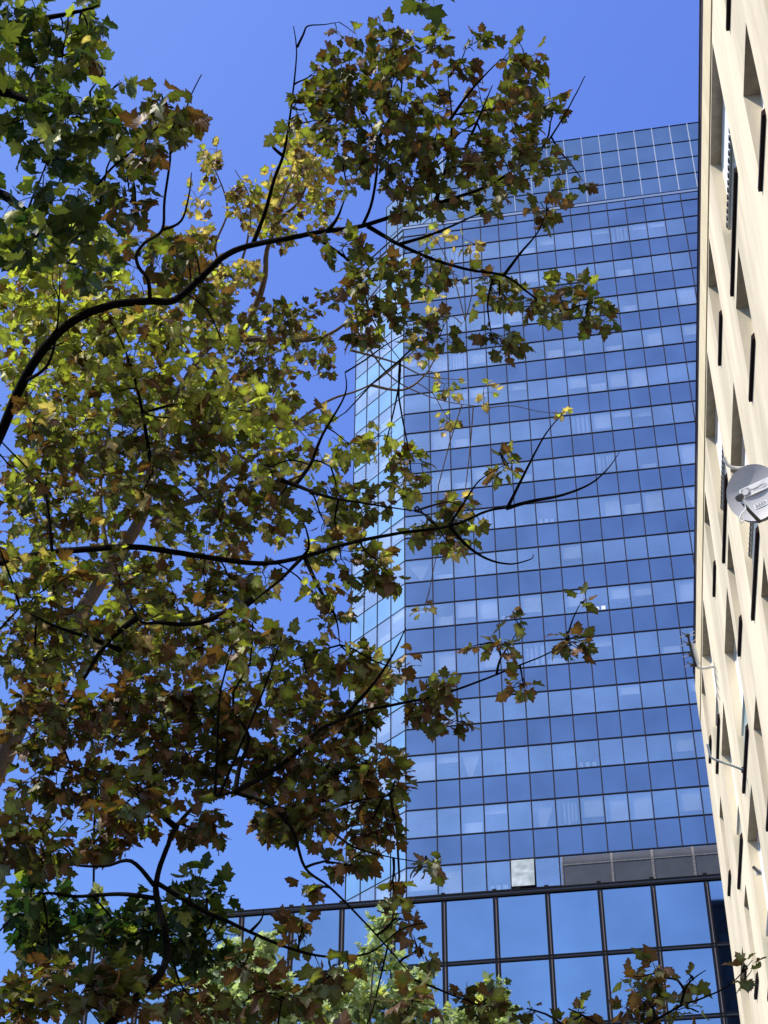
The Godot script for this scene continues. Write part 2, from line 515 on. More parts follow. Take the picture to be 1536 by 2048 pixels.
func furnish(t: Node3D, b: Basis, mid: Vector3, w: float, r: int, c: int, face: int) -> void:
	# blinds, curtains and boxes that stand close behind a window
	var busy: float = [0.45, 0.68, 0.55, 0.85][posmod(r * 7 + 3, 4)]
	if face == 1:
		busy = 0.45
	var roll := rng.randf()
	var drop := rng.randf()
	var x := rng.randf()
	if roll > busy:
		return
	var ww := w - 0.16
	var hh := H - 0.14
	var back := mid - b.z * rng.randf_range(0.05, 0.16)
	if x < 0.62:
		var d := lerpf(0.25, 1.0, drop) * hh
		if drop > 0.8:
			d = hh
		part("blind", box_mesh(ww, d, 0.02), M.blind, t, Transform3D(b, back + Vector3.UP * (hh - d) * 0.5))
	elif x < 0.84:
		var d2 := lerpf(0.25, 0.5, drop) * hh
		part("blind", box_mesh(ww * 0.9, d2, 0.02), M.blind, t, Transform3D(b, back - Vector3.UP * (hh - d2) * 0.5))
	elif x < 0.90:
		var s := Shape.new()
		var n := 3 + int(drop * 4.0)
		for k in n:
			var u := (k + 0.5) / n - 0.5 + rng.randf_range(-0.04, 0.04)
			s.box(back + b.x * ww * u, b.x * ww * 0.28 / n, Vector3.UP * hh * (0.3 + 0.2 * rng.randf()), b.z * 0.03)
		part("curtain", s.done(), M.curtain, t)
	elif x < 0.95:
		var s2 := Shape.new()
		s2.quad(back + b.x * ww * 0.5 + Vector3.UP * hh * 0.5, back - b.x * ww * 0.5 + Vector3.UP * hh * 0.5, back - b.x * ww * (0.3 - drop * 0.5) - Vector3.UP * hh * 0.5, back + b.x * ww * 0.06 - Vector3.UP * hh * 0.5, b.z)
		part("curtain", s2.done(), M.curtain, t)
	else:
		for k in 3:
			part("box_on_sill", box_mesh(0.22 + 0.1 * rng.randf(), 0.25 + 0.3 * rng.randf(), 0.15), M.blind, t, Transform3D(b, back - b.x * (ww * 0.35 - k * 0.42) - Vector3.UP * (hh * 0.5 - 0.18)))

# ---------------------------------------------------------------- the low glass wing before the tower
func build_podium() -> void:
	var md := Vector3(cos(PHI), 0, sin(PHI))
	var mn := Vector3(-sin(PHI), 0, cos(PHI))
	var base := EYE - mn * 94.55086 * 0.95
	base.y = 0.0
	var b := Basis(md, Vector3.UP, mn)
	var t := thing("glass_podium", "low wing of large blue mirror panes in front of the glass tower", "office building", base)
	var top := 44.80 + 1.6
	var tall := 4.0
	var x0 := -0.57
	for n in range(-11, 6):
		for r in 11:
			var mid := md * (x0 + (n + 0.5) * 3.0) + Vector3.UP * (top - 0.16 - (r + 0.5) * tall)
			var tip := Basis(Vector3.UP, rng.randf_range(-0.002, 0.002)) * Basis(md, rng.randf_range(-0.002, 0.002))
			part("glass_pane", box_mesh(2.8, tall - 0.2, 0.03), M["podium%d" % (rng.randi() % 4)], t, Transform3D(tip * b, mid))
	for n in range(-11, 7):
		var x := x0 + n * 3.0
		for s: float in [-1.0, 1.0]:
			part("mullion", box_mesh(0.09, top - 0.3, 0.16), M.dark_rail, t, Transform3D(b, md * (x + s * 0.105) + mn * 0.03 + Vector3.UP * (top - 0.3) * 0.5))
		part("mullion_cover", box_mesh(0.10, top - 0.32, 0.10), M.rail, t, Transform3D(b, md * x + mn * 0.02 + Vector3.UP * (top - 0.32) * 0.5))
		part("rail_clip", box_mesh(0.24, 0.13, 0.2), M.dark_rail, t, Transform3D(b, md * (x - 0.03) + mn * 0.06 + Vector3.UP * (top + 0.11)))
	var wide := 51.0
	var cx := x0 - 33.0 + wide * 0.5
	for r in range(1, 11):
		var y := top - 0.16 - r * tall
		for s: float in [-1.0, 1.0]:
			part("transom", box_mesh(wide, 0.075, 0.14), M.dark_rail, t, Transform3D(b, md * cx + mn * 0.025 + Vector3.UP * (y + s * 0.085)))
		part("transom_cover", box_mesh(wide, 0.085, 0.09), M.rail, t, Transform3D(b, md * cx + mn * 0.015 + Vector3.UP * y))
	part("top_rail", box_mesh(wide, 0.12, 0.22), M.dark_rail, t, Transform3D(b, md * cx + mn * 0.035 + Vector3.UP * (top - 0.21)))
	part("top_rail", box_mesh(wide, 0.13, 0.16), M.rail, t, Transform3D(b, md * cx + mn * 0.02 + Vector3.UP * (top - 0.08)))
	part("top_rail", box_mesh(wide, 0.07, 0.24), M.dark_rail, t, Transform3D(b, md * cx + mn * 0.04 + Vector3.UP * (top + 0.02)))
	var body := Shape.new()
	body.box(md * cx - mn * 2.3 + Vector3.UP * (top - 0.6) * 0.5, md * (wide * 0.5 - 0.02), Vector3.UP * (top - 0.6) * 0.5, mn * 2.2)
	part("body", body.done(), M.core, t)
	# the bronze vault on its roof: flat front with a quarter round above
	var vault := Node3D.new()
	vault.name = "roof_vault"
	t.add_child(vault)
	vault.set_meta("label", "rounded grey bronze rooftop vault with pale ribs")
	vault.position = -mn * (94.55086 * 0.018)
	var vb := 44.0 + 1.6
	var vj := 47.08 + 1.6
	var rad := 0.85
	var edges: Array[float] = [-5.72, -2.80, -0.43, 1.94, 4.31, 6.68, 9.05]
	for i in edges.size() - 1:
		var xa := edges[i] + 0.05
		var xb := edges[i + 1] - 0.05
		var fr := Shape.new()
		fr.box(md * (xa + xb) * 0.5 - mn * 0.03 + Vector3.UP * (vb + vj - 0.02) * 0.5, md * (xb - xa) * 0.5, Vector3.UP * (vj - 0.04 - vb) * 0.5, mn * 0.03)
		part("front_panel", fr.done(), M.bronze, vault)
		part("curved_panel", arc_strip(md, mn, xa, xb, vj, rad, 0.0), M.bronze, vault)
	for i in edges.size():
		var s := Shape.new()
		var wide2 := 0.07 if i > 0 else 0.04
		s.box(md * edges[i] - mn * 0.01 + Vector3.UP * (vb + vj) * 0.5, md * wide2, Vector3.UP * (vj - vb) * 0.5, mn * 0.04)
		part("rib", s.done(), M.bronze_rib, vault)
		part("rib", arc_strip(md, mn, edges[i] - wide2, edges[i] + wide2, vj, rad, 0.025), M.bronze_rib, vault)
	part("joint_strip", box_mesh(14.8, 0.07, 0.05), M.bronze_rib, vault, Transform3D(b, md * 1.66 + mn * 0.006 + Vector3.UP * vj))
	var end := Shape.new()
	for k in 6:
		var a0 := PI * 0.5 * k / 6.0
		var a1 := PI * 0.5 * (k + 1) / 6.0
		var q := md * -5.76 - mn * rad + Vector3.UP * vj
		end.quad(q, q + mn * rad * cos(a0) + Vector3.UP * rad * sin(a0), q + mn * rad * cos(a1) + Vector3.UP * rad * sin(a1), q + Vector3.UP * rad * 0.01, -md)
	end.quad(md * -5.76 + Vector3.UP * vb, md * -5.76 - mn * 2.6 + Vector3.UP * vb, md * -5.76 - mn * 2.6 + Vector3.UP * vj, md * -5.76 + Vector3.UP * vj, -md)
	end.quad(md * -5.76 - mn * rad + Vector3.UP * vj, md * -5.76 - mn * 2.6 + Vector3.UP * vj, md * -5.76 - mn * 2.6 + Vector3.UP * (vj + rad), md * -5.76 - mn * rad + Vector3.UP * (vj + rad), -md)
	part("end_panel", end.done(), M.bronze, vault)

func arc_strip(md: Vector3, mn: Vector3, xa: float, xb: float, y: float, rad: float, proud: float) -> Mesh:
	var s := Shape.new()
	var q := Vector3.UP * (y + 0.02) - mn * rad
	var n := 10
	for k in n:
		var a0 := PI * 0.5 * k / n
		var a1 := PI * 0.5 * (k + 1) / n
		var o0 := mn * cos(a0) + Vector3.UP * sin(a0)
		var o1 := mn * cos(a1) + Vector3.UP * sin(a1)
		var r := rad + proud
		var A := q + md * xa + o0 * r
		var B := q + md * xb + o0 * r
		var C := q + md * xb + o1 * r
		var D := q + md * xa + o1 * r
		s.tri(A, B, C, o0, o0, o1)
		s.tri(A, C, D, o0, o1, o1)
		s.quad(A, D, D - o1 * 0.05, A - o0 * 0.05, -md)
		s.quad(B, C, C - o1 * 0.05, B - o0 * 0.05, md)
	s.quad(q + md * xa + Vector3.UP * (rad + proud), q + md * xb + Vector3.UP * (rad + proud), q + md * xb + Vector3.UP * (rad + proud) - mn * 1.7, q + md * xa + Vector3.UP * (rad + proud) - mn * 1.7, Vector3.UP)
	return s.done()

# ---------------------------------------------------------------- a dark tower across the street, which the low wing mirrors
func build_far_office() -> void:
	var md := Vector3(cos(PHI), 0, sin(PHI))
	var mn := Vector3(-sin(PHI), 0, cos(PHI))
	var b := Basis(md, Vector3.UP, mn)
	var p := EYE + mn * 20.0 + md * 5.75
	p.y = 0.0
	var t := thing("dark_tower", "dark shaded tower block mirrored in the panes beside the pale wall", "office tower", p)
	part("body", box_mesh(26, 97.0, 18), M.dark_brick, t, Transform3D(b, md * 13.0 + mn * 9.0 + Vector3.UP * 48.5))
	for k in 22:
		part("window_band", box_mesh(24.6, 1.7, 0.1), M.dark_glass, t, Transform3D(b, md * 13.2 - mn * 0.02 + Vector3.UP * (6.0 + k * 4.1)))
	part("cornice", box_mesh(26.4, 0.8, 18.4), M.dark_brick, t, Transform3D(b, md * 13.0 + mn * 9.0 + Vector3.UP * 97.2))

# ---------------------------------------------------------------- the pale apartment house
func wall_dirs() -> Array[Vector3]:
	return [Vector3(sin(WALL_AZ), 0, -cos(WALL_AZ)), Vector3(cos(WALL_AZ), 0, sin(WALL_AZ))]

func on_wall(s: float, h: float, deep: float) -> Vector3:
	# s and h in units of the gap between eye and wall
	var d := wall_dirs()
	return EYE + d[0] * s * WALL_GAP + d[1] * (WALL_GAP + deep) + Vector3.UP * h * WALL_GAP

func build_apartments() -> void:
	var d := wall_dirs()
	var dw := d[0]
	var nw := d[1]
	var foot := on_wall(12.9, 0, 0)
	foot.y = 0.0
	var t := thing("apartment_building", "pale cream stucco apartment house with deep windows and dark sills", "apartment building", foot)
	# windows: from, to, row, broad?, look
	var rows: Array[float] = [7.895, 6.70, 5.44, 4.22, 3.0, 1.8]
	var far_fall := [0.003, 0.012, 0.02, 0.0, 0.0, 0.0]
	var wins := []
	for w: Array in [[4.83, 5.25, 0, 0, ""], [5.82, 6.68, 0, 1, "fan"], [7.25, 7.67, 0, 0, ""], [8.25, 9.11, 0, 1, "old"], [9.69, 10.06, 0, 0, ""], [11.02, 11.83, 0, 1, "plain"], [12.01, 12.38, 0, 0, ""],
		[3.9, 4.4, 1, 1, "old"], [4.85, 5.27, 1, 0, "sash"], [6.24, 6.69, 1, 0, ""], [7.27, 8.07, 1, 1, "old"], [8.66, 9.04, 1, 0, ""], [9.22, 10.0, 1, 1, "teal"], [10.59, 11.34, 1, 1, "plain"], [11.92, 12.27, 1, 0, ""],
		[3.2, 3.6, 2, 0, ""], [4.2, 5.0, 2, 1, "old"], [5.7, 6.1, 2, 0, ""], [7.27, 7.63, 2, 0, ""], [8.58, 8.96, 2, 0, ""], [9.56, 10.32, 2, 1, "teal"], [10.88, 11.22, 2, 0, ""], [11.81, 12.50, 2, 0, ""],
		[2.6, 3.4, 0, 1, "plain"], [1.4, 1.8, 0, 0, ""], [2.3, 2.7, 1, 0, ""], [0.8, 1.6, 1, 1, "old"]]:
		wins.append(w)
	for r in range(3, 6):
		for k in 6:
			wins.append([2.4 + k * 1.7, 2.4 + k * 1.7 + (0.8 if k % 2 == 0 else 0.4), r, 1 if k % 2 == 0 else 0, "plain"])
	# wall plane with holes, cut along all window edges of each row
	var wall := Shape.new()
	var roof_h := 8.27
	var floor_h := -EYE.y / WALL_GAP
	var s_near := -5.0
	var s_far := 12.9
	var bands: Array[float] = [roof_h]
	for r in rows.size():
		bands.append(rows[r] + 0.02)
		bands.append(rows[r] - 1.10)
	bands.append(floor_h)
	for i in bands.size() - 1:
		var hi := bands[i]
		var lo := bands[i + 1]
		var row := (i - 1) / 2 if i % 2 == 1 else -1
		var cur := s_near
		if row >= 0:
			var mine := wins.filter(func(w): return w[2] == row)
			mine.sort_custom(func(p, q): return p[0] < q[0])
			for w: Array in mine:
				var o := opening(w, rows, far_fall)
				wall_cell(wall, cur, o[0], hi, lo)
				wall_cell(wall, o[0], o[1], hi, o[2])
				wall_cell(wall, o[0], o[1], o[3], lo)
				cur = o[1]
		wall_cell(wall, cur, s_far, hi, lo)
	# far end, back and roof
	var hh := (roof_h - floor_h) * WALL_GAP
	var a := on_wall(s_far, floor_h, 0) - foot
	var deep := nw * 13.0
	var up := Vector3.UP * hh
	var lenw := -dw * (s_far - s_near) * WALL_GAP
	wall.quad(a, a + deep, a + deep + up, a + up, dw)
	part("stucco_wall", wall.done(), M.stucco, t)
	var rest := Shape.new()
	rest.quad(a + deep, a + deep + lenw, a + deep + lenw + up, a + deep + up, nw)
	rest.quad(a + lenw, a + lenw + deep, a + lenw + deep + up, a + lenw + up, -dw)
	part("back_wall", rest.done(), M.back_wall, t)
	var roof := Shape.new()
	roof.quad(a + up - Vector3.UP * 0.05 + nw * 0.1, a + up - Vector3.UP * 0.05 + nw * 12.9, a + up + lenw - Vector3.UP * 0.05 + nw * 12.9, a + up + lenw - Vector3.UP * 0.05 + nw * 0.1, Vector3.UP)
	part("roof", roof.done(), M.roof, t)
	# yellowish band under the roof and the dark coping in lengths
	var mid_s := (s_near + s_far) * 0.5
	var fl := (s_far - s_near) * WALL_GAP
	var fb := Shape.new()
	fb.box(on_wall(mid_s, (roof_h + 7.925) * 0.5, -0.006) - foot, dw * fl * 0.5, Vector3.UP * (roof_h - 7.925) * 0.5 * WALL_GAP, nw * 0.012)
	part("fascia_band", fb.done(), M.fascia, t)
	var step := 1.55
	var k2 := 0
	var s1 := s_far + 0.03
	while s1 > s_near:
		var s0 := maxf(s1 - step, s_near)
		var lift := rng.randf_range(-0.006, 0.006)
		var cp := Shape.new()
		cp.box(on_wall((s0 + s1) * 0.5, 8.352, 0.043 + lift * 0.3) - foot, dw * ((s1 - s0) * WALL_GAP * 0.5 - 0.008), Vector3.UP * 0.195, nw * 0.05)
		cp.box(on_wall((s0 + s1) * 0.5, 8.445, 0.05 + lift * 0.3) - foot, dw * ((s1 - s0) * WALL_GAP * 0.5 - 0.006), Vector3.UP * 0.03, nw * 0.068)
		part("coping", cp.done(), M.brown if k2 % 3 != 1 else M.brown_light, t)
		s1 = s0
		k2 += 1
	for w: Array in wins:
		var o := opening(w, rows, far_fall)
		build_window(t, foot, o, w[3] == 1, w[4])

func opening(w: Array, rows: Array[float], far_fall: Array) -> Array[float]:
	var mid: float = (w[0] + w[1]) * 0.5
	var fall: float = maxf(0.0, mid - 8.0) * far_fall[w[2]] * 1.2
	var head: float = rows[w[2]] - fall
	return [w[0], w[1], head, head - (1.055 if w[3] == 1 else 0.635)]

func wall_cell(s: Shape, s0: float, s1: float, hi: float, lo: float) -> void:
	if s1 - s0 < 0.0005 or hi - lo < 0.0005:
		return
	var foot := on_wall(12.9, 0, 0)
	foot.y = 0.0
	s.quad(on_wall(s0, lo, 0) - foot, on_wall(s1, lo, 0) - foot, on_wall(s1, hi, 0) - foot, on_wall(s0, hi, 0) - foot, -wall_dirs()[1])

func build_window(t: Node3D, foot: Vector3, o: Array[float], broad: bool, look: String) -> void:
	var d := wall_dirs()
	var dw := d[0]
	var nw := d[1]
	var s0 := o[0]
	var s1 := o[1]
	var hi := o[2]
	var lo := o[3]
	var deep := 0.135 if broad else 0.175
	var inn := deep + 0.25
	# plastered reveal: soffit, jambs
	var f := func(s: float, h: float, p: float) -> Vector3: return on_wall(s, h, p) - foot
	var so := Shape.new()
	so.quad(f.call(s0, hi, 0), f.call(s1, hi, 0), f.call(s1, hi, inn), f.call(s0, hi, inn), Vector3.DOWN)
	part("shaded_soffit", so.done(), M.shaded_soffit, t)  # shade is in the colour, darker than the jambs
	for s: float in [s0, s1]:
		var jb := Shape.new()
		jb.quad(f.call(s, lo, 0), f.call(s, hi, 0), f.call(s, hi, inn), f.call(s, lo, inn), dw if s == s0 else -dw)
		part("jamb", jb.done(), M.stucco, t)
	# sloped dark sill that juts out
	var sl := Shape.new()
	var out := 0.044
	var e0 := s0 - 0.004
	var e1 := s1 + 0.012
	var p := [f.call(e0, lo, 0.02), f.call(e0, lo, -0.004), f.call(e0, lo - 0.020, -out), f.call(e0, lo - 0.044, -out), f.call(e0, lo - 0.044, 0.02)]
	var q := [f.call(e1, lo, 0.02), f.call(e1, lo, -0.004), f.call(e1, lo - 0.020, -out), f.call(e1, lo - 0.044, -out), f.call(e1, lo - 0.044, 0.02)]
	var nn := [Vector3.UP, Vector3.UP - nw * 0.8, -nw, Vector3.DOWN, nw]
	for k in 5:
		var k2 := (k + 1) % 5
		sl.quad(p[k], p[k2], q[k2], q[k], nn[k])
	sl.quad(f.call(s0, lo, 0.02), f.call(s1, lo, 0.02), f.call(s1, lo, inn), f.call(s0, lo, inn), Vector3.UP)  # unseen bed added in dark sill colour to cut bounce onto the head
	for k in range(1, 4):
		sl.quad(p[0], p[k], p[k + 1], p[0].lerp(p[k + 1], 0.5), -dw)
		sl.quad(q[0], q[k], q[k + 1], q[0].lerp(q[k + 1], 0.5), dw)
	part("sill", sl.done(), M.sill, t)
	# the window itself
	var win := Node3D.new()
	win.name = "window"
	t.add_child(win, true)
	var b := Basis(dw, Vector3.UP, -nw)
	var sm := (s0 + s1) * 0.5
	var ws := (s1 - s0) * WALL_GAP
	var hs := (hi - lo) * WALL_GAP
	var mid: Vector3 = f.call(sm, (hi + lo) * 0.5, deep)
	var fw := 0.07
	for s: float in [-1.0, 1.0]:
		part("frame", box_mesh(fw, hs, 0.09), M.white_frame, win, Transform3D(b, mid + dw * s * (ws - fw) * 0.5 + nw * 0.06))
		part("frame", box_mesh(ws - fw * 2.0, fw, 0.088), M.white_frame, win, Transform3D(b, mid + Vector3.UP * s * (hs - fw) * 0.5 + nw * 0.06))
	var up_mat: Material = M.upper_glass
	part("pane", box_mesh(ws - fw * 2.0, hs * 0.5, 0.012), up_mat, win, Transform3D(b, mid + nw * 0.08 + Vector3.UP * hs * 0.22))
	part("pane", box_mesh(ws - fw * 2.0, hs * 0.5, 0.012), up_mat, win, Transform3D(b, mid + nw * 0.10 - Vector3.UP * hs * 0.24))
	part("meeting_rail", box_mesh(ws - fw * 2.0, 0.06, 0.06), M.white_frame, win, Transform3D(b, mid + nw * 0.05 - Vector3.UP * hs * 0.02))
	if not broad:
		return
	# a lower sash or box pushed out towards the sill
	var mat: Material = M.old_glass
	if look == "teal":
		mat = M.teal_glass
	elif look == "fan":
		mat = M.sash_glass
	elif look == "plain":
		mat = M.sash_glass
	var lower := hs * (0.44 if look == "fan" else 0.36)
	var tilt := Basis(dw, 0.05)
	part("blind", box_mesh(ws * 0.93, hs * 0.55, 0.02), M.white_frame, win, Transform3D(b, mid + Vector3.UP * (lower - hs * 0.24) + nw * 0.035))
	part("lower_sash", box_mesh(ws * 0.96, lower, 0.02), mat, win, Transform3D(tilt * b, mid - Vector3.UP * (hs - lower) * 0.5 - nw * 0.055))
	if look == "fan" or look == "old":
		for k in 16:
			part("dark_gap", box_mesh(ws * 0.03, 0.05, 0.03), M.black, win, Transform3D(b, mid + dw * ws * (-0.45 + k * 0.06) - Vector3.UP * (hs * 0.5 - lower - 0.02) - nw * 0.07))  # black boxes painted in as the row of dark gaps above the sash
	part("sash_rail", box_mesh(ws * 0.96, 0.03, 0.04), M.steel, win, Transform3D(b, mid - Vector3.UP * (hs * 0.5 - lower) - nw * 0.05))

# ---------------------------------------------------------------- satellite dish
func build_dish() -> void:
	var nw := wall_dirs()[1]
	var r := ray(1506.5, 985)
	var c := EYE + r * ((WALL_GAP - 0.42) / r.dot(nw))
	var to_eye := (EYE - c).normalized()
	var right := view.x
	var upv := view.y
	var n := (to_eye + (right * -0.75 + upv * 0.62) * 0.50).normalized()
	var up0 := (upv - n * upv.dot(n)).normalized()
	var x0 := up0.cross(n).normalized()
	var b := Basis(x0, up0, n) * Basis(Vector3(0, 0, 1), deg_to_rad(24.0))
	var o := thing("satellite_dish", "grey satellite dish with a white logo plate on the pale wall", "satellite dish", c)
	var rad := 0.295
	var front := Shape.new()
	var back := Shape.new()
	var rings := 8
	var seg := 48
	var bowl := func(q: float, a: float, off: float) -> Vector3:
		return b * Vector3(cos(a) * q * rad, sin(a) * q * rad * 1.08, 0.055 * q * q - 0.055 + off)
	var bn := func(q: float, a: float) -> Vector3:
		return (b * Vector3(-cos(a) * 0.33 * q, -sin(a) * 0.33 * q, 1.0)).normalized()
	for i in rings:
		for k in seg:
			var q0 := float(i) / rings
			var q1 := float(i + 1) / rings
			var a0 := TAU * k / seg
			var a1 := TAU * (k + 1) / seg
			if i > 0:
				front.tri(bowl.call(q0, a0, 0.0), bowl.call(q1, a1, 0.0), bowl.call(q0, a1, 0.0), bn.call(q0, a0), bn.call(q1, a1), bn.call(q0, a1))
				back.tri(bowl.call(q0, a0, -0.022), bowl.call(q1, a1, -0.022), bowl.call(q0, a1, -0.022), -bn.call(q0, a0), -bn.call(q1, a1), -bn.call(q0, a1))
			front.tri(bowl.call(q0, a0, 0.0), bowl.call(q1, a0, 0.0), bowl.call(q1, a1, 0.0), bn.call(q0, a0), bn.call(q1, a0), bn.call(q1, a1))
			back.tri(bowl.call(q0, a0, -0.022), bowl.call(q1, a0, -0.022), bowl.call(q1, a1, -0.022), -bn.call(q0, a0), -bn.call(q1, a0), -bn.call(q1, a1))
	for k in seg:
		var a0 := TAU * k / seg
		var a1 := TAU * (k + 1) / seg
		back.quad(bowl.call(1.0, a0, 0.001), bowl.call(1.0, a1, 0.001), bowl.call(1.0, a1, -0.085), bowl.call(1.0, a0, -0.085), b * Vector3(cos(a0), sin(a0), 0))
	part("reflector", front.done(), M.dish, o)
	part("rim", back.done(), M.black, o)
	# the print: a white plate with a grey square and a pale disc, and an HD tag
	var plate := Node3D.new()
	plate.name = "logo_plate"
	plate.transform = Transform3D(b, Vector3.ZERO)
	o.add_child(plate)
	part("plate", rounded_plate(-0.165, 0.235, -0.005, 0.118, 0.022, 0.003), M.print_white, plate)
	part("square", rounded_plate(-0.145, -0.040, 0.010, 0.104, 0.012, 0.013), M.print_grey, plate)
	var disc := Shape.new()
	for k in 24:
		disc.tri(in_bowl(-0.0925, 0.057, 0.018), in_bowl(-0.0925, 0.057, 0.018) + 0.9 * Vector3(cos(TAU * k / 24), sin(TAU * k / 24), 0) * 0.036, in_bowl(-0.0925, 0.057, 0.018) + 0.9 * Vector3(cos(TAU * (k + 1) / 24), sin(TAU * (k + 1) / 24), 0) * 0.036, Vector3.BACK, Vector3.BACK, Vector3.BACK)
	part("disc", disc.done(), M.print_pale, plate)
	part("line", rounded_plate(-0.02, 0.175, 0.050, 0.064, 0.006, 0.013), M.print_grey, plate)
	part("tag", rounded_plate(-0.06, 0.115, -0.195, -0.125, 0.016, 0.003), M.print_white, plate)
	var txt := TextMesh.new()
	txt.text = "HD"
	var font := SystemFont.new()
	font.font_names = PackedStringArray(["Droid Sans"])
	font.font_weight = 700
	txt.font = font
	txt.font_size = 16
	txt.pixel_size = 0.0042
	txt.depth = 0.002
	part("letters", txt, M.print_grey, plate, Transform3D(Basis().scaled(Vector3(1.35, 0.9, 1.0)), in_bowl(0.030, -0.160, 0.009)))
	# arm, feed horn and its white cable
	var root: Vector3 = bowl.call(1.02, deg_to_rad(-99.0), -0.03)
	var horn := b * Vector3(-0.075, -0.165, 0.42)
	var arm := Shape.new()
	arm.tube(PackedVector3Array([root, root.lerp(horn, 0.5) - b.y * 0.012, horn]), PackedFloat32Array([0.022, 0.019, 0.016]), 8)
	part("arm", arm.done(), M.black, o)
	var hs := Shape.new()
	hs.tube(PackedVector3Array([horn + b.z * 0.03, horn, horn - b.z * 0.05 + b.y * 0.03, horn - b.z * 0.10 + b.y * 0.05]), PackedFloat32Array([0.030, 0.034, 0.030, 0.038]), 12)
	part("feed_horn", hs.done(), M.black, o)
	part("cable", wire([horn - b.z * 0.02 - b.y * 0.03, horn + b.x * 0.04 - b.y * 0.08, horn + b.x * 0.03 - b.y * 0.14, horn - b.x * 0.03 - b.y * 0.17, horn - b.x * 0.07 - b.y * 0.22, horn - b.x * 0.065 - b.y * 0.26, horn - b.x * 0.02 - b.y * 0.24], 0.009, 6), M.white_pipe, o)
	# mount: elbow, mast and foot on the wall
	var hub := b * Vector3(0.02, -0.12, -0.10)
	var foot := hub + nw * 0.50 - Vector3.UP * 0.35
	part("bracket", box_mesh(0.14, 0.18, 0.08), M.black, o, Transform3D(b, hub))
	part("bracket_arm", wire([root, hub - b.y * 0.12, hub], 0.018), M.black, o)
	part("mast", wire([hub, hub - Vector3.UP * 0.16 - b.z * 0.05, foot + Vector3.UP * 0.05 - nw * 0.25, foot], 0.024), M.steel, o)
	part("foot_plate", box_mesh(0.16, 0.16, 0.02), M.steel, o, Transform3D(Basis(wall_dirs()[0], Vector3.UP, -nw), foot))

func in_bowl(x: float, y: float, off: float) -> Vector3:
	# print on the dish follows its hollow
	var u := x * 0.9
	var v := y * 0.9
	return Vector3(u, v, 0.055 * (u * u / 0.0870 + v * v / 0.1015) - 0.055 + off)

func rounded_plate(xa: float, xb: float, ya: float, yb: float, r: float, off: float) -> Mesh:
	var s := Shape.new()
	var p := PackedVector2Array()
	for k in 4:
		var cx := xb - r if k == 0 or k == 3 else xa + r
		var cy := yb - r if k < 2 else ya + r
		for j in 5:
			var a := PI * 0.5 * (k + j / 4.0)
			p.append(Vector2(cx + cos(a) * r, cy + sin(a) * r))
	var m := in_bowl((xa + xb) * 0.5, (ya + yb) * 0.5, off)
	for i in p.size():
		var q := p[(i + 1) % p.size()]
		s.tri(m, in_bowl(p[i].x, p[i].y, off), in_bowl(q.x, q.y, off), Vector3.BACK, Vector3.BACK, Vector3.BACK)
	return s.done()

# ---------------------------------------------------------------- aerial on the far wall
func near_wall(x: float, y: float, off: float) -> Vector3:
	var r := ray(x, y)
	return EYE + r * ((WALL_GAP - off) / r.dot(wall_dirs()[1]))

func build_antenna() -> void:
	var root := near_wall(1427, 1333, 0.0)
	var far := (root - EYE).length()
	var o := thing("tv_antenna", "spiky rod antenna on a bent white arm near the roof's far end", "antenna", root)
	var g := func(x: float, y: float, d: float) -> Vector3: return at(x, y, far + d) - root
	part("arm", wire([Vector3.ZERO, g.call(1415, 1335.5, -0.1), g.call(1405, 1336.5, -0.15), g.call(1397, 1335, -0.2), g.call(1392, 1331, -0.2)], 0.026), M.white_pipe, o)
	part("panel_boom", wire([g.call(1396, 1330, -0.2), g.call(1386, 1289, -0.2)], 0.045), M.white_pipe, o)
	part("boom", wire([g.call(1393, 1333, -0.22), g.call(1385, 1312, -0.22), g.call(1380, 1290, -0.22), g.call(1375, 1268, -0.22)], 0.022), M.black, o)
	var clip_at: Array[Vector2] = [Vector2(1375, 1271), Vector2(1378, 1288), Vector2(1382, 1310), Vector2(1385, 1330)]
	for q in clip_at:
		part("clip", box_mesh(0.075, 0.06, 0.06), M.black, o, Transform3D(view, g.call(q.x, q.y, -0.25)))
		part("element", wire([g.call(q.x, q.y, -0.25), g.call(q.x - 10.0, q.y - 5.0, -0.75)], 0.012, 6), M.black, o)
		part("element", wire([g.call(q.x - 16.0, q.y + 3.5, -0.4), g.call(q.x + 14.0, q.y - 1.5, 0.1)], 0.006, 6), M.steel, o)
		part("element", wire([g.call(q.x, q.y, -0.2), g.call(q.x + 13.0, q.y - 9.0, 0.0)], 0.006, 6), M.steel, o)

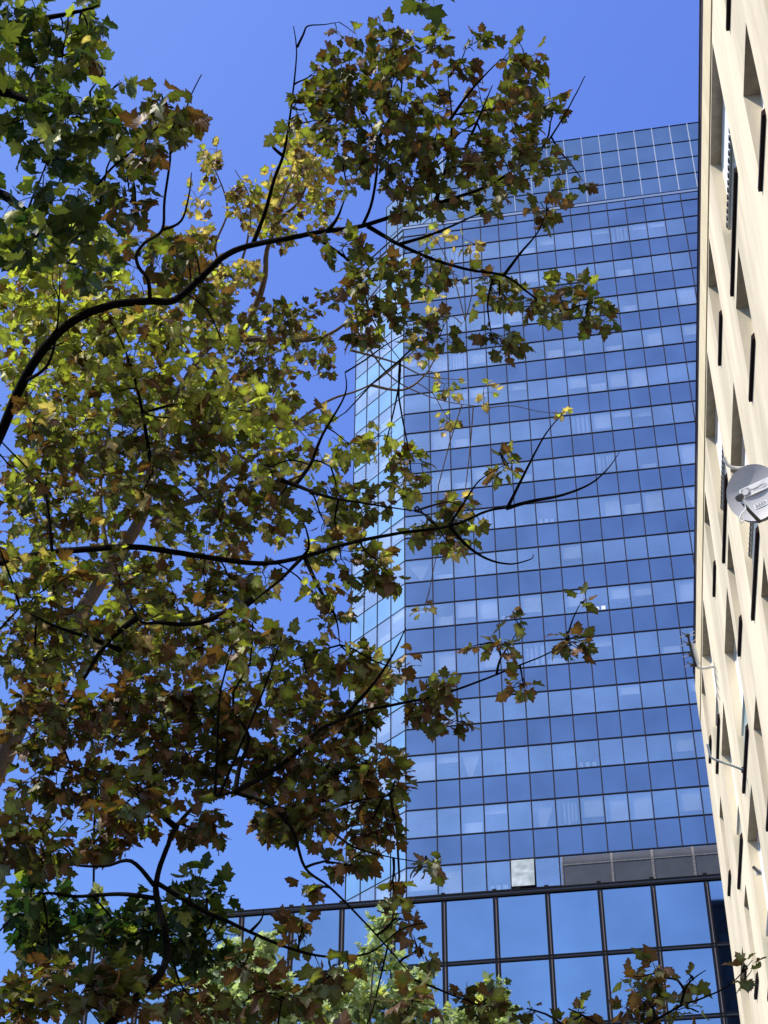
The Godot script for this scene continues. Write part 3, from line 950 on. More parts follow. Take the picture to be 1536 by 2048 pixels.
func build_wall_pipes() -> void:
	var a := near_wall(1497, 934, -0.02)
	var far := (a - EYE).length()
	var p := thing("bent_pipe", "short bent white pipe reaching out of the window above the dish", "pipe", a)
	var g := func(x: float, y: float) -> Vector3: return at(x, y, far - 0.3) - a
	part("tube", wire([Vector3.ZERO, g.call(1487, 936), g.call(1475, 936.5), g.call(1464, 935), g.call(1456, 930), g.call(1451, 922), g.call(1449, 914)], 0.022), M.white_pipe, p)
	part("flange", wire([Vector3.ZERO, (g.call(1487, 936) as Vector3) * 0.12], 0.034), M.steel, p)
	var e := near_wall(1487, 1540, 0.02)
	var far2 := (e - EYE).length()
	var c := thing("bent_pole", "thin grey curved pole leaning out across the lower windows", "pole", e)
	var h := func(x: float, y: float) -> Vector3: return at(x, y, far2 - 0.3) - e
	part("rod", wire([Vector3.ZERO, h.call(1465, 1532), h.call(1446, 1525), h.call(1432, 1520), h.call(1422, 1515), h.call(1419, 1508), h.call(1417, 1498), h.call(1414.5, 1488)], 0.018), M.steel, c)
	part("holder", box_mesh(0.06, 0.07, 0.07), M.sill, c)
	var k := near_wall(1518, 1745, -0.05)
	var far3 := (k - EYE).length()
	var d := thing("dark_rod", "stubby dark rod jutting from the window frame at the wall's edge", "rod", k)
	part("rod", wire([Vector3.ZERO, at(1520, 1746, far3 - 0.1) - k, at(1507.5, 1735, far3 - 0.4) - k], 0.026), M.black, d)
	part("holder", box_mesh(0.08, 0.08, 0.05), M.steel, d)

# ---------------------------------------------------------------- trees
var leaf_shapes: Array[Dictionary] = []
const KINDS := [Vector3(0.055, 0.082, 0.024), Vector3(0.108, 0.126, 0.036), Vector3(0.29, 0.325, 0.075), Vector3(0.55, 0.58, 0.14), Vector3(0.135, 0.068, 0.034), Vector3(0.022, 0.054, 0.021), Vector3(0.64, 0.48, 0.25), Vector3(0.43, 0.52, 0.29)]
const TONES := [[1, 1, 1, 0, 0, 0, 1, 4, 2, 4], [2, 2, 3, 3, 3, 3, 3, 1, 4, 6], [1, 1, 1, 2, 2, 3, 4, 4, 6, 0], [0, 1, 1, 4, 1, 4, 4, 4, 2, 1], [5, 5, 5, 0, 0, 0, 5, 5, 0, 2], [6, 6, 6, 6, 6, 3, 3, 2, 6, 4], [0, 0, 1, 1, 0, 5, 0, 2, 0, 2], [7, 7, 7, 7, 7, 7, 3, 7, 7, 0]]

func make_leaf_shapes() -> void:
	var half := PackedVector2Array([Vector2(0.03, 0.0), Vector2(0.15, -0.05), Vector2(0.30, -0.06), Vector2(0.45, 0.0), Vector2(0.37, 0.09), Vector2(0.345, 0.16), Vector2(0.44, 0.24), Vector2(0.46, 0.35), Vector2(0.58, 0.47), Vector2(0.46, 0.50), Vector2(0.39, 0.55), Vector2(0.265, 0.52), Vector2(0.26, 0.62), Vector2(0.31, 0.73), Vector2(0.19, 0.76), Vector2(0.11, 0.85), Vector2(0.0, 1.02)])
	for v in 14:
		var ring := PackedVector2Array()
		var wob := func(p: Vector2) -> Vector2: return p + Vector2(rng.randf_range(-0.025, 0.025), rng.randf_range(-0.025, 0.025))
		for i in half.size():
			ring.append(wob.call(half[i]))
		for i in range(half.size() - 2, -1, -1):
			var q: Vector2 = wob.call(half[i])
			ring.append(Vector2(-q.x, q.y))
		var n := ring.size()
		var flat_ := PackedVector2Array([Vector2(0.0, 0.30)])
		var edge := PackedFloat32Array([0.0])
		for k in n:
			flat_.append(Vector2(0, 0.30).lerp(ring[k], 0.52))
			edge.append(0.36)
		for k in n:
			flat_.append(ring[k])
			edge.append(clampf((ring[k] - Vector2(0, 0.30)).length() * 1.7, 0.3, 1.0))
		# curl: sides droop or roll, tip bends, a little twist
		var roll: float = rng.randf_range(-0.5, 1.1) if v < 9 else rng.randf_range(1.4, 2.6)
		var bend := rng.randf_range(-0.3, 1.1)
		var lift := rng.randf_range(-0.05, 0.22)
		var twist := rng.randf_range(-0.5, 0.5)
		var wave := rng.randf_range(0.01, 0.05)
		var ph := rng.randf() * TAU
		var pos := PackedVector3Array()
		for k in flat_.size():
			var p := flat_[k]
			var x := sin(p.x * roll) / roll if absf(roll) > 0.05 else p.x
			var z := -(1.0 - cos(p.x * roll)) / roll if absf(roll) > 0.05 else 0.0
			z += absf(p.x) * 0.12
			z -= bend * (p.y - 0.2) * absf(p.y - 0.2) * 0.7
			z += twist * p.x * p.y
			z += lift * pow(edge[k], 3.0)
			z += wave * sin(ph + p.angle() * 7.0) * edge[k]
			if edge[k] > 0.85:
				z -= 0.06 * rng.randf()
			pos.append(Vector3(x, p.y, z))
		var idx := PackedInt32Array()
		for k in n:
			var k2 := (k + 1) % n
			idx.append_array([0, 1 + k2, 1 + k])
			idx.append_array([1 + k, 1 + k2, 1 + n + k2, 1 + k, 1 + n + k2, 1 + n + k])
		# leaf stalk
		var base := pos.size()
		pos.append_array([Vector3(-0.012, 0.02, 0.0), Vector3(0.012, 0.02, 0.0), Vector3(0.01, -0.62, 0.10), Vector3(-0.01, -0.62, 0.10)])
		edge.append_array([2.0, 2.0, 2.0, 2.0])
		idx.append_array([base, base + 1, base + 2, base, base + 2, base + 3])
		var nrm := PackedVector3Array()
		nrm.resize(pos.size())
		for k in range(0, idx.size(), 3):
			var f := (pos[idx[k + 2]] - pos[idx[k]]).cross(pos[idx[k + 1]] - pos[idx[k]])
			for j in 3:
				nrm[idx[k + j]] += f
		for k in nrm.size():
			nrm[k] = nrm[k].normalized() if nrm[k].length() > 0.0 else Vector3.BACK
		var vein := PackedFloat32Array()
		for k in pos.size():
			vein.append(1.0)
		for k: int in [4, 9, 17, 25, 30]:
			vein[k] = 1.22
		vein[0] = 1.2
		leaf_shapes.append({"pos": pos, "nrm": nrm, "edge": edge, "idx": idx, "vein": vein})

class Plant:
	var root: Node3D
	var leaves := []                  # [place, basis, shape, colour, rim, rim strength]
	var samples := PackedVector3Array()
	var twigs := Shape.new()
	var bark: Material

func new_tree(called: String, label: String, foot: Vector3, mat: Material, group := "") -> Plant:
	var t := Plant.new()
	t.root = thing(called, label, "tree", foot, group)
	t.bark = mat
	return t

func spline(p: PackedVector3Array, n: int) -> PackedVector3Array:
	var out := PackedVector3Array()
	for i in p.size() - 1:
		for k in n:
			out.append(p[i].cubic_interpolate(p[i + 1], p[maxi(i - 1, 0)], p[mini(i + 2, p.size() - 1)], float(k) / n))
	out.append(p[p.size() - 1])
	return out

func limb(t: Plant, called: String, r0: float, r1: float, xyd: Array, start := Vector3.INF, sides := 9) -> void:
	var p := PackedVector3Array()
	if start != Vector3.INF:
		var first := at(xyd[0], xyd[1], xyd[2])
		p.append(start)
		for f: float in [0.45, 0.75, 0.92]:
			p.append(start.lerp(first, f) + Vector3(0, -0.10, 0) * (1.0 - f) * f * start.distance_to(first))
	for i in range(0, xyd.size(), 3):
		p.append(at(xyd[i], xyd[i + 1], xyd[i + 2]))
	limb_through(t, called, r0, r1, p, sides)

func limb_through(t: Plant, called: String, r0: float, r1: float, p: PackedVector3Array, sides := 9) -> void:
	var q := spline(p, 5)
	var r := PackedFloat32Array()
	for i in q.size():
		var f := float(i) / (q.size() - 1)
		if i > 0 and i < q.size() - 1:
			q[i] += Vector3(rng.randf_range(-1, 1), rng.randf_range(-1, 1), rng.randf_range(-1, 1)) * r0 * 0.03
		r.append(lerpf(r0, r1 * 0.6, pow(f, 0.85)) * rng.randf_range(0.98, 1.02))
	for v in q:
		t.samples.append(v)
	for i in q.size():
		q[i] -= t.root.position
	var s := Shape.new()
	s.tube(q, r, sides, 0.015)
	part(called, s.done(), t.bark, t.root)

func nearest(t: Plant, p: Vector3) -> Vector3:
	var best := t.samples[0]
	var bd := 1e9
	for v in t.samples:
		var d := v.distance_squared_to(p)
		if d < bd:
			bd = d
			best = v
	return best

func sprays(t: Plant, far: float, tone: int, size: float, list: Array, thick := 0.8) -> void:
	# each five: where the spray hangs (x, y), how far it spreads, and how many leaves it bears
	for i in range(0, list.size(), 5):
		var c := at(list[i], list[i + 1], far + rng.randf_range(-0.04, 0.04) * far)
		var rx: float = list[i + 2] * far / FOCAL
		var ry: float = list[i + 3] * far / FOCAL
		var n: int = roundi(list[i + 4] * 1.88 * (2.6 if tone == 7 else 1.0) * (1.7 if tone == 3 else (1.45 if tone == 4 else (1.18 if tone < 4 else 1.0))) * (1.5 if tone == 5 else 1.0) * (0.60 if tone == 6 else 1.0))
		spray(t, c, rx, ry, (rx + ry) * 0.5 * thick, n, tone, size)

func in_ball() -> Vector3:
	while true:
		var v := Vector3(rng.randf_range(-1, 1), rng.randf_range(-1, 1), rng.randf_range(-1, 1))
		if v.length() < 1.0:
			return v
	return Vector3.ZERO

func twig(t: Plant, a: Vector3, b: Vector3, r0: float, r1: float) -> PackedVector3Array:
	var l := a.distance_to(b)
	var side := in_ball() * l * 0.10
	var p := spline(PackedVector3Array([a, a.lerp(b, 0.35) + side + Vector3.UP * l * 0.05, a.lerp(b, 0.7) + side * 0.5 + in_ball() * l * 0.05, b]), 2)
	var r := PackedFloat32Array()
	var q := PackedVector3Array()
	for k in p.size():
		r.append(lerpf(r0, r1, float(k) / (p.size() - 1)))
		q.append(p[k] - t.root.position)
	t.twigs.tube(q, r, 4)
	return p

func spray(t: Plant, c: Vector3, rx: float, ry: float, rz: float, n: int, tone: int, size: float) -> void:
	var hub := nearest(t, c)
	var lim := maxf(rx, ry)
	var grown := PackedVector3Array()
	for v in t.samples:
		if v.distance_to(c) < lim * 1.5:
			grown.append(v)
	if hub.distance_to(c) > lim * 0.7 or grown.size() == 0:
		var q := c + view * Vector3(in_ball().x * rx * 0.3, in_ball().y * ry * 0.3, 0)
		grown.append_array(twig(t, hub, q, 0.0050, 0.0026))
	var left := n
	while left > 0:
		var m := mini(left, rng.randi_range(3, 6))
		left -= m
		var e := in_ball()
		var tip := c + view * Vector3(e.x * rx, e.y * ry, e.z * rz)
		var from := grown[0]
		var best := 1e9
		for v in grown:
			var dd := v.distance_squared_to(tip)
			if dd < best and dd > 0.0016:
				best = dd
				from = v
		var p := twig(t, from, tip, 0.0024, 0.0012)
		for k in range(2, p.size()):
			grown.append(p[k])
		for k in m:
			var f := 1.0 - 0.75 * float(k) / m
			var g := f * (p.size() - 1)
			var i := mini(int(g), p.size() - 2)
			var node := p[i].lerp(p[i + 1], g - i)
			var along := (p[i + 1] - p[i]).normalized()
			var out := (along * 0.6 + in_ball() * 1.1 + Vector3(0, -0.25, 0)).normalized()
			var up := (Vector3.UP + in_ball() * 0.8).normalized()
			add_leaf(t, node, out, up, size * rng.randf_range(0.6, 1.28), tone)

func add_leaf(t: Plant, node: Vector3, out: Vector3, up: Vector3, s: float, tone: int) -> void:
	var z := (up - out * up.dot(out)).normalized()
	var x := out.cross(z).normalized()
	var kind: int = TONES[tone][rng.randi() % 10]
	var base: Vector3 = KINDS[kind] * rng.randf_range(0.75, 1.25)
	var rim := Vector3(0.060, 0.024, 0.013).lerp(Vector3(0.16, 0.06, 0.025), rng.randf() * rng.randf())
	var strong := rng.randf_range(0.45, 1.0)
	if tone == 4 or tone == 6 or tone == 7:
		strong *= 0.12
	var sh := rng.randi() % 9
	if rng.randf() < (0.6 if kind == 4 else (0.3 if tone != 6 else 0.1)):
		sh = 9 + rng.randi() % 5
	t.leaves.append([node + out * s * 0.60, Basis(x, out, z) * s, sh, base, rim, strong])

func leaf_into(l: Array, from: Vector3, pos: PackedVector3Array, nrm: PackedVector3Array, col: PackedColorArray, idx: PackedInt32Array) -> void:
	var sh: Dictionary = leaf_shapes[l[2]]
	var b: Basis = l[1]
	var o: Vector3 = l[0] - from
	var turn := b.orthonormalized()
	var sp: PackedVector3Array = sh.pos
	var sn: PackedVector3Array = sh.nrm
	var se: PackedFloat32Array = sh.edge
	var sv: PackedFloat32Array = sh.vein
	var base: Vector3 = l[3]
	var rim: Vector3 = l[4]
	var first := pos.size()
	for k in sp.size():
		pos.append(o + b * sp[k])
		nrm.append(turn * sn[k])
		var c: Vector3
		if se[k] > 1.5:
			c = Vector3(0.14, 0.08, 0.03)
		else:
			c = (base * sv[k]).lerp(rim, l[5] * pow(se[k], 1.3))
		col.append(Color(c.x, c.y, c.z))
	for k: int in sh.idx:
		idx.append(first + k)

func arrays_mesh(pos: PackedVector3Array, nrm: PackedVector3Array, col: PackedColorArray, idx: PackedInt32Array) -> ArrayMesh:
	var a := []
	a.resize(Mesh.ARRAY_MAX)
	a[Mesh.ARRAY_VERTEX] = pos
	a[Mesh.ARRAY_NORMAL] = nrm
	a[Mesh.ARRAY_COLOR] = col
	a[Mesh.ARRAY_INDEX] = idx
	var m := ArrayMesh.new()
	m.add_surface_from_arrays(Mesh.PRIMITIVE_TRIANGLES, a)
	return m

func finish(t: Plant, singles: int, mat: Material) -> void:
	var inv := view.inverse()
	var big := []
	var small := []
	for l: Array in t.leaves:
		var q: Vector3 = inv * ((l[0] as Vector3) - EYE)
		var seen := q.z < 0.0 and absf(q.x / -q.z) < 0.222 and absf(q.y / -q.z) < 0.298
		if seen:
			big.append([(l[1] as Basis).x.length() / -q.z, l])
		else:
			small.append(l)
	big.sort_custom(func(p, q): return p[0] > q[0])
	for i in big.size():
		if i < singles:
			var l: Array = big[i][1]
			var pos := PackedVector3Array()
			var nrm := PackedVector3Array()
			var col := PackedColorArray()
			var idx := PackedInt32Array()
			leaf_into(l, l[0], pos, nrm, col, idx)
			part("leaf", arrays_mesh(pos, nrm, col, idx), mat, t.root, Transform3D(Basis(), (l[0] as Vector3) - t.root.position))
		else:
			small.append(big[i][1])
	if small.size() > 0:
		var pos2 := PackedVector3Array()
		var nrm2 := PackedVector3Array()
		var col2 := PackedColorArray()
		var idx2 := PackedInt32Array()
		for l: Array in small:
			leaf_into(l, t.root.position, pos2, nrm2, col2, idx2)
		part("leaves", arrays_mesh(pos2, nrm2, col2, idx2), mat, t.root).set_meta("kind", "stuff")
	part("twigs", t.twigs.done(), t.bark, t.root).set_meta("kind", "stuff")

func build_trees() -> void:
	make_leaf_shapes()
	build_near_maple()
	build_gold_maple()
	build_green_tree()
	build_silver_trees()

func build_near_maple() -> void:
	var foot := Vector3(-3.1, 0, -5.4)
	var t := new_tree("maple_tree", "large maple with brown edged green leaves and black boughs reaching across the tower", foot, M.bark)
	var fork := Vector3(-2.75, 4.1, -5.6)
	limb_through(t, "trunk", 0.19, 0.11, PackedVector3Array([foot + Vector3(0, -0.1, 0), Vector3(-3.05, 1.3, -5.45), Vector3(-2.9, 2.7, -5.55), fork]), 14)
	limb(t, "bough", 0.031, 0.003, [-60, 990, 8.2, 0, 870, 8.0, 45, 765, 7.9, 92, 692, 7.8, 150, 640, 7.8, 225, 610, 7.8, 300, 602, 7.8, 350, 600, 7.8, 402, 556, 7.8, 450, 511, 7.7, 505, 490, 7.7, 570, 478, 7.6, 640, 464, 7.6, 720, 453, 7.6, 800, 428, 7.5, 880, 405, 7.5, 960, 378, 7.4, 1020, 346, 7.4, 1068, 312, 7.4, 1110, 262, 7.3, 1148, 195, 7.3, 1170, 152, 7.3], fork, 12)
	limb(t, "branch", 0.011, 0.003, [505, 490, 7.7, 530, 425, 7.7, 548, 360, 7.6, 566, 312, 7.6, 576, 260, 7.5, 586, 185, 7.5, 593, 105, 7.4, 587, 52, 7.4])
	limb(t, "branch", 0.006, 0.002, [594, 95, 7.4, 607, 68, 7.4, 616, 52, 7.4, 650, 49, 7.4, 678, 44, 7.4])
	limb(t, "branch", 0.008, 0.003, [566, 312, 7.6, 545, 292, 7.6, 550, 272, 7.6, 578, 256, 7.5, 610, 245, 7.5, 685, 232, 7.5])
	limb(t, "branch", 0.008, 0.003, [725, 452, 7.6, 745, 400, 7.6, 755, 310, 7.5, 738, 240, 7.5, 698, 190, 7.4, 700, 110, 7.4])
	limb(t, "branch", 0.010, 0.003, [750, 290, 7.5, 775, 245, 7.5, 800, 200, 7.4, 805, 120, 7.4])
	limb(t, "branch", 0.011, 0.003, [870, 407, 7.5, 885, 360, 7.5, 900, 300, 7.4, 903, 230, 7.4, 896, 155, 7.4])
	limb(t, "branch", 0.008, 0.003, [900, 240, 7.4, 935, 190, 7.3, 970, 150, 7.3, 1000, 120, 7.3])
	limb(t, "branch", 0.008, 0.003, [930, 300, 7.4, 960, 230, 7.3, 985, 170, 7.3])
	limb(t, "branch", 0.012, 0.003, [655, 462, 7.6, 675, 435, 7.6, 692, 390, 7.6])
	limb(t, "branch", 0.011, 0.003, [735, 452, 7.6, 770, 473, 7.6, 800, 490, 7.5, 870, 520, 7.5, 940, 540, 7.4, 1010, 552, 7.4, 1060, 588, 7.3, 1110, 622, 7.3, 1165, 610, 7.3, 1205, 600, 7.3])
	limb(t, "branch", 0.008, 0.002, [1008, 550, 7.4, 1042, 505, 7.4, 1075, 465, 7.3, 1095, 420, 7.3])
	limb(t, "branch", 0.008, 0.003, [625, 472, 7.6, 690, 515, 7.6, 722, 560, 7.5, 735, 610, 7.5, 756, 660, 7.5, 800, 720, 7.5])
	limb(t, "branch", 0.009, 0.003, [800, 488, 7.5, 860, 470, 7.5, 930, 440, 7.4, 990, 410, 7.4])
	limb(t, "branch", 0.007, 0.003, [985, 560, 7.4, 975, 610, 7.3, 985, 680, 7.3])
	limb(t, "branch", 0.010, 0.003, [300, 602, 7.8, 296, 560, 7.7, 278, 535, 7.5, 273, 510, 7.2, 290, 485, 7.0, 324, 460, 6.8, 329, 400, 6.6, 340, 320, 6.5, 341, 262, 6.4, 368, 230, 6.3, 380, 195, 6.3, 403, 149, 6.2])
	limb(t, "branch", 0.007, 0.003, [324, 460, 6.8, 362, 442, 6.8, 378, 390, 6.8, 383, 345, 6.8])
	limb(t, "branch", 0.006, 0.002, [195, 372, 6.6, 225, 335, 6.5, 262, 305, 6.4, 300, 270, 6.3, 345, 215, 6.2])
	limb(t, "branch", 0.022, 0.007, [-80, 1130, 7.6, 10, 1125, 7.5, 80, 1108, 7.4, 180, 1098, 7.3, 270, 1094, 7.2, 360, 1106, 7.1, 480, 1124, 7.0, 540, 1126, 7.0, 605, 1114, 6.9, 700, 1086, 6.9, 800, 1066, 6.8, 900, 1052, 6.8, 975, 1022, 6.8, 1015, 1016, 6.8], fork, 10)
	limb(t, "branch", 0.009, 0.002, [1012, 1017, 6.8, 1060, 1003, 6.8, 1125, 990, 6.7, 1180, 968, 6.7, 1215, 938, 6.7, 1239, 904, 6.7])
	limb(t, "branch", 0.008, 0.002, [1015, 1016, 6.8, 1045, 955, 6.8, 1090, 870, 6.8, 1130, 822, 6.8])
	limb(t, "branch", 0.008, 0.002, [900, 1053, 6.8, 935, 1092, 6.8, 975, 1118, 6.8, 1020, 1128, 6.8, 1062, 1118, 6.8, 1066, 1108, 6.8])
	limb(t, "branch", 0.007, 0.002, [895, 1055, 6.8, 925, 1010, 6.8, 960, 960, 6.8, 1010, 930, 6.8])
	limb(t, "branch", 0.008, 0.002, [605, 1114, 6.9, 618, 1092, 6.9, 610, 1052, 6.9, 598, 1046, 6.9])
	limb(t, "branch", 0.009, 0.003, [605, 1114, 6.9, 560, 1160, 6.8, 510, 1200, 6.7, 450, 1260, 6.6])
	limb(t, "branch", 0.010, 0.003, [610, 1116, 6.9, 640, 1180, 6.8, 670, 1230, 6.8, 680, 1290, 6.8])
	limb(t, "branch", 0.012, 0.004, [560, 960, 7.2, 590, 970, 7.2, 650, 992, 7.1, 725, 1006, 7.0, 830, 1022, 7.0])
	limb(t, "branch", 0.011, 0.003, [590, 970, 7.2, 620, 930, 7.3, 645, 870, 7.3, 690, 790, 7.3, 690, 745, 7.3])
	limb(t, "branch", 0.0175, 0.008, [190, 2075, 5.1, 265, 2003, 5.2, 318, 1950, 5.2, 334, 1905, 5.3, 327, 1845, 5.3, 312, 1790, 5.4, 318, 1740, 5.5, 336, 1690, 5.5, 352, 1655, 5.6, 390, 1612, 5.7, 430, 1594, 5.7, 470, 1583, 5.8], Vector3(-2.95, 2.5, -5.5), 12)
	limb(t, "branch", 0.010, 0.003, [470, 1583, 5.8, 480, 1530, 5.9, 498, 1475, 6.0, 470, 1430, 6.0, 420, 1370, 6.1])
	limb(t, "branch", 0.010, 0.003, [470, 1583, 5.8, 540, 1545, 6.0, 600, 1500, 6.1, 640, 1460, 6.2, 720, 1425, 6.3, 800, 1407, 6.4, 880, 1390, 6.4, 960, 1362, 6.4, 1040, 1330, 6.4, 1100, 1305, 6.4, 1150, 1272, 6.4])
	limb(t, "branch", 0.006, 0.002, [993, 1350, 6.4, 1000, 1320, 6.4, 1018, 1290, 6.4, 1040, 1255, 6.4])
	limb(t, "branch", 0.005, 0.002, [1132, 1285, 6.4, 1145, 1240, 6.4, 1162, 1205, 6.4])
	limb(t, "branch", 0.009, 0.003, [690, 1430, 6.3, 745, 1370, 6.3, 785, 1310, 6.3, 812, 1255, 6.3])
	limb(t, "branch", 0.0075, 0.003, [470, 1585, 5.8, 540, 1612, 5.8, 585, 1660, 5.7, 610, 1735, 5.7, 660, 1775, 5.6, 720, 1835, 5.6, 775, 1895, 5.6, 830, 1960, 5.6])
	limb(t, "branch", 0.005, 0.002, [640, 1640, 5.7, 700, 1690, 5.6, 770, 1712, 5.6, 852, 1726, 5.6])
	limb(t, "branch", 0.010, 0.003, [545, 1614, 5.8, 620, 1628, 5.9, 700, 1605, 5.9, 780, 1590, 6.0])
	limb(t, "branch", 0.008, 0.003, [312, 1765, 5.4, 400, 1818, 5.4, 460, 1845, 5.4, 500, 1864, 5.4, 580, 1897, 5.4, 660, 1914, 5.4, 740, 1905, 5.4, 800, 1860, 5.4, 850, 1845, 5.4])
	limb(t, "branch", 0.006, 0.002, [500, 1864, 5.4, 522, 1840, 5.4, 528, 1818, 5.4])
	limb(t, "branch", 0.008, 0.004, [308, 1770, 5.4, 262, 1722, 5.5, 210, 1732, 5.6, 150, 1730, 5.6, 95, 1712, 5.7])
	limb(t, "branch", 0.008, 0.004, [306, 1796, 5.4, 240, 1788, 5.5, 150, 1793, 5.6, 85, 1788, 5.6, 30, 1830, 5.7, -30, 1895, 5.7])
	limb(t, "branch", 0.012, 0.004, [352, 1655, 5.6, 310, 1620, 5.8, 240, 1570, 6.2, 120, 1530, 6.4, 30, 1500, 6.6])
	limb(t, "branch", 0.012, 0.004, [240, 1300, 6.6, 190, 1280, 6.7, 105, 1250, 6.8, 40, 1215, 6.9])
	limb(t, "branch", 0.014, 0.004, [275, 1235, 6.6, 210, 1290, 6.6, 140, 1400, 6.5, 60, 1480, 6.5])
	limb(t, "branch", 0.014, 0.004, [505, 1200, 6.7, 400, 1245, 6.6, 320, 1245, 6.6, 275, 1235, 6.6, 230, 1130, 7.1])
	limb(t, "branch", 0.010, 0.003, [302, 930, 7.6, 280, 800, 7.7, 250, 700, 7.7, 215, 630, 7.8])
	limb(t, "branch", 0.010, 0.003, [110, 1190, 7.2, 100, 1050, 7.3, 92, 960, 7.4, 120, 850, 7.6])
	limb(t, "branch", 0.010, 0.003, [45, 765, 7.9, 95, 730, 7.7, 115, 650, 7.6, 120, 540, 7.5])
	limb(t, "branch", 0.008, 0.002, [1240, 2075, 5.6, 1310, 2040, 5.6, 1365, 2010, 5.6, 1400, 1998, 5.6, 1450, 1976, 5.6, 1480, 1950, 5.6, 1505, 1920, 5.6], at(1050, 2150, 5.4))
	limb(t, "branch", 0.005, 0.002, [1362, 2010, 5.6, 1372, 1975, 5.6, 1390, 1955, 5.6, 1412, 1940, 5.6])
	limb(t, "branch", 0.009, 0.004, [560, 2120, 5.2, 740, 2150, 5.3, 900, 2160, 5.4, 1050, 2150, 5.4], Vector3(-2.95, 2.5, -5.5))
	# sprays of leaves
	sprays(t, 7.4, 0, 0.051, [735, 130, 90, 85, 66, 690, 190, 70, 80, 36, 800, 170, 70, 90, 46, 760, 300, 95, 90, 74, 690, 330, 45, 60, 18, 640, 215, 50, 50, 20, 590, 235, 45, 40, 14, 620, 150, 25, 30, 8, 850, 110, 50, 50, 18])
	sprays(t, 7.3, 0, 0.050, [930, 110, 60, 50, 20, 1030, 130, 55, 50, 22, 1000, 220, 100, 80, 56, 905, 290, 90, 75, 54, 1010, 320, 85, 60, 40, 1110, 215, 40, 60, 16, 1145, 345, 45, 50, 9, 870, 200, 50, 60, 20, 930, 395, 110, 45, 40, 1090, 410, 50, 38, 13, 830, 380, 60, 50, 18])
	sprays(t, 7.4, 0, 0.053, [685, 500, 60, 38, 18, 760, 560, 75, 55, 34, 860, 540, 65, 38, 20, 790, 660, 80, 55, 30, 870, 670, 45, 40, 16, 990, 590, 60, 60, 26, 1000, 680, 45, 45, 16, 1120, 580, 70, 40, 24, 1180, 630, 45, 45, 18, 1080, 620, 45, 25, 12, 720, 620, 35, 40, 12])
	sprays(t, 6.3, 0, 0.067, [332, 205, 28, 24, 7, 368, 236, 24, 20, 7, 348, 285, 18, 18, 5, 285, 305, 30, 26, 6, 268, 380, 40, 45, 10, 275, 420, 35, 30, 7, 300, 290, 60, 50, 8])
	sprays(t, 8.2, 0, 0.072, [315, 500, 70, 40, 26, 400, 580, 60, 50, 26, 370, 500, 50, 30, 14])
	sprays(t, 8.0, 1, 0.060, [80, 560, 100, 90, 60, 230, 590, 95, 70, 46, 120, 690, 120, 80, 76, 290, 700, 110, 75, 62, 60, 760, 80, 70, 36, 430, 800, 95, 55, 56, 535, 830, 75, 50, 44, 210, 780, 90, 55, 42, 370, 850, 80, 50, 36, 640, 855, 55, 35, 12, 700, 890, 40, 35, 10, 780, 890, 75, 35, 20, 440, 700, 50, 40, 16])
	sprays(t, 7.6, 2, 0.056, [90, 880, 100, 80, 66, 240, 870, 85, 65, 44, 400, 900, 90, 55, 44, 520, 930, 65, 60, 36, 700, 1000, 85, 50, 42, 820, 955, 60, 45, 22, 880, 1055, 75, 40, 34, 1010, 935, 55, 35, 11, 905, 1100, 35, 18, 9, 90, 1020, 110, 80, 76, 290, 1000, 110, 70, 66, 440, 1040, 95, 55, 50, 550, 1010, 50, 45, 20, 940, 1015, 50, 30, 10, 640, 1040, 40, 40, 10])
	sprays(t, 7.0, 2, 0.056, [100, 1160, 110, 75, 64, 290, 1170, 115, 75, 70, 470, 1165, 95, 55, 50, 690, 1110, 80, 45, 32, 770, 1150, 50, 45, 24, 640, 1170, 35, 30, 10, 80, 1300, 100, 70, 56, 240, 1280, 110, 60, 58, 400, 1270, 95, 60, 50, 675, 1235, 45, 45, 12, 585, 1330, 95, 60, 54, 700, 1330, 75, 60, 46, 790, 1330, 40, 35, 10])
	sprays(t, 5.4, 0, 0.056, [505, 1250, 50, 26, 7, 560, 1272, 30, 16, 4, 470, 1300, 40, 34, 6])
	sprays(t, 6.3, 3, 0.047, [90, 1430, 115, 70, 72, 280, 1420, 120, 70, 76, 460, 1420, 105, 70, 70, 640, 1440, 95, 55, 56, 755, 1425, 60, 45, 26, 865, 1405, 50, 40, 20, 880, 1365, 35, 25, 8, 905, 1440, 35, 25, 8, 1010, 1290, 35, 30, 6, 1050, 1372, 32, 20, 5, 1140, 1290, 36, 20, 10, 1168, 1202, 8, 6, 2, 1035, 1240, 20, 14, 3, 960, 1290, 18, 10, 2])
	sprays(t, 6.0, 3, 0.047, [150, 1555, 135, 60, 72, 370, 1530, 105, 60, 66, 555, 1535, 95, 60, 66, 715, 1530, 80, 60, 60, 790, 1560, 20, 60, 13, 600, 1630, 100, 50, 56, 735, 1650, 70, 52, 46])
	sprays(t, 5.6, 3, 0.047, [75, 1680, 95, 70, 52, 230, 1650, 85, 50, 36, 395, 1660, 42, 40, 18, 710, 1725, 60, 26, 14, 850, 1725, 20, 12, 4, 780, 1775, 24, 24, 4, 625, 1775, 24, 26, 4, 790, 1835, 36, 22, 5, 830, 1905, 18, 40, 5, 280, 1590, 70, 40, 20])
	sprays(t, 5.6, 4, 0.052, [380, 1800, 70, 50, 28, 100, 1850, 110, 70, 66, 245, 1870, 100, 70, 66, 400, 1880, 60, 60, 32, 430, 1790, 30, 25, 7, 60, 1790, 60, 40, 16])
	sprays(t, 5.3, 3, 0.050, [80, 1985, 90, 55, 40, 220, 1985, 100, 55, 46, 370, 2000, 80, 45, 28, 560, 2000, 90, 40, 22, 480, 1940, 40, 35, 8, 665, 1960, 50, 45, 12, 610, 1860, 35, 30, 8, 820, 2005, 50, 35, 10])
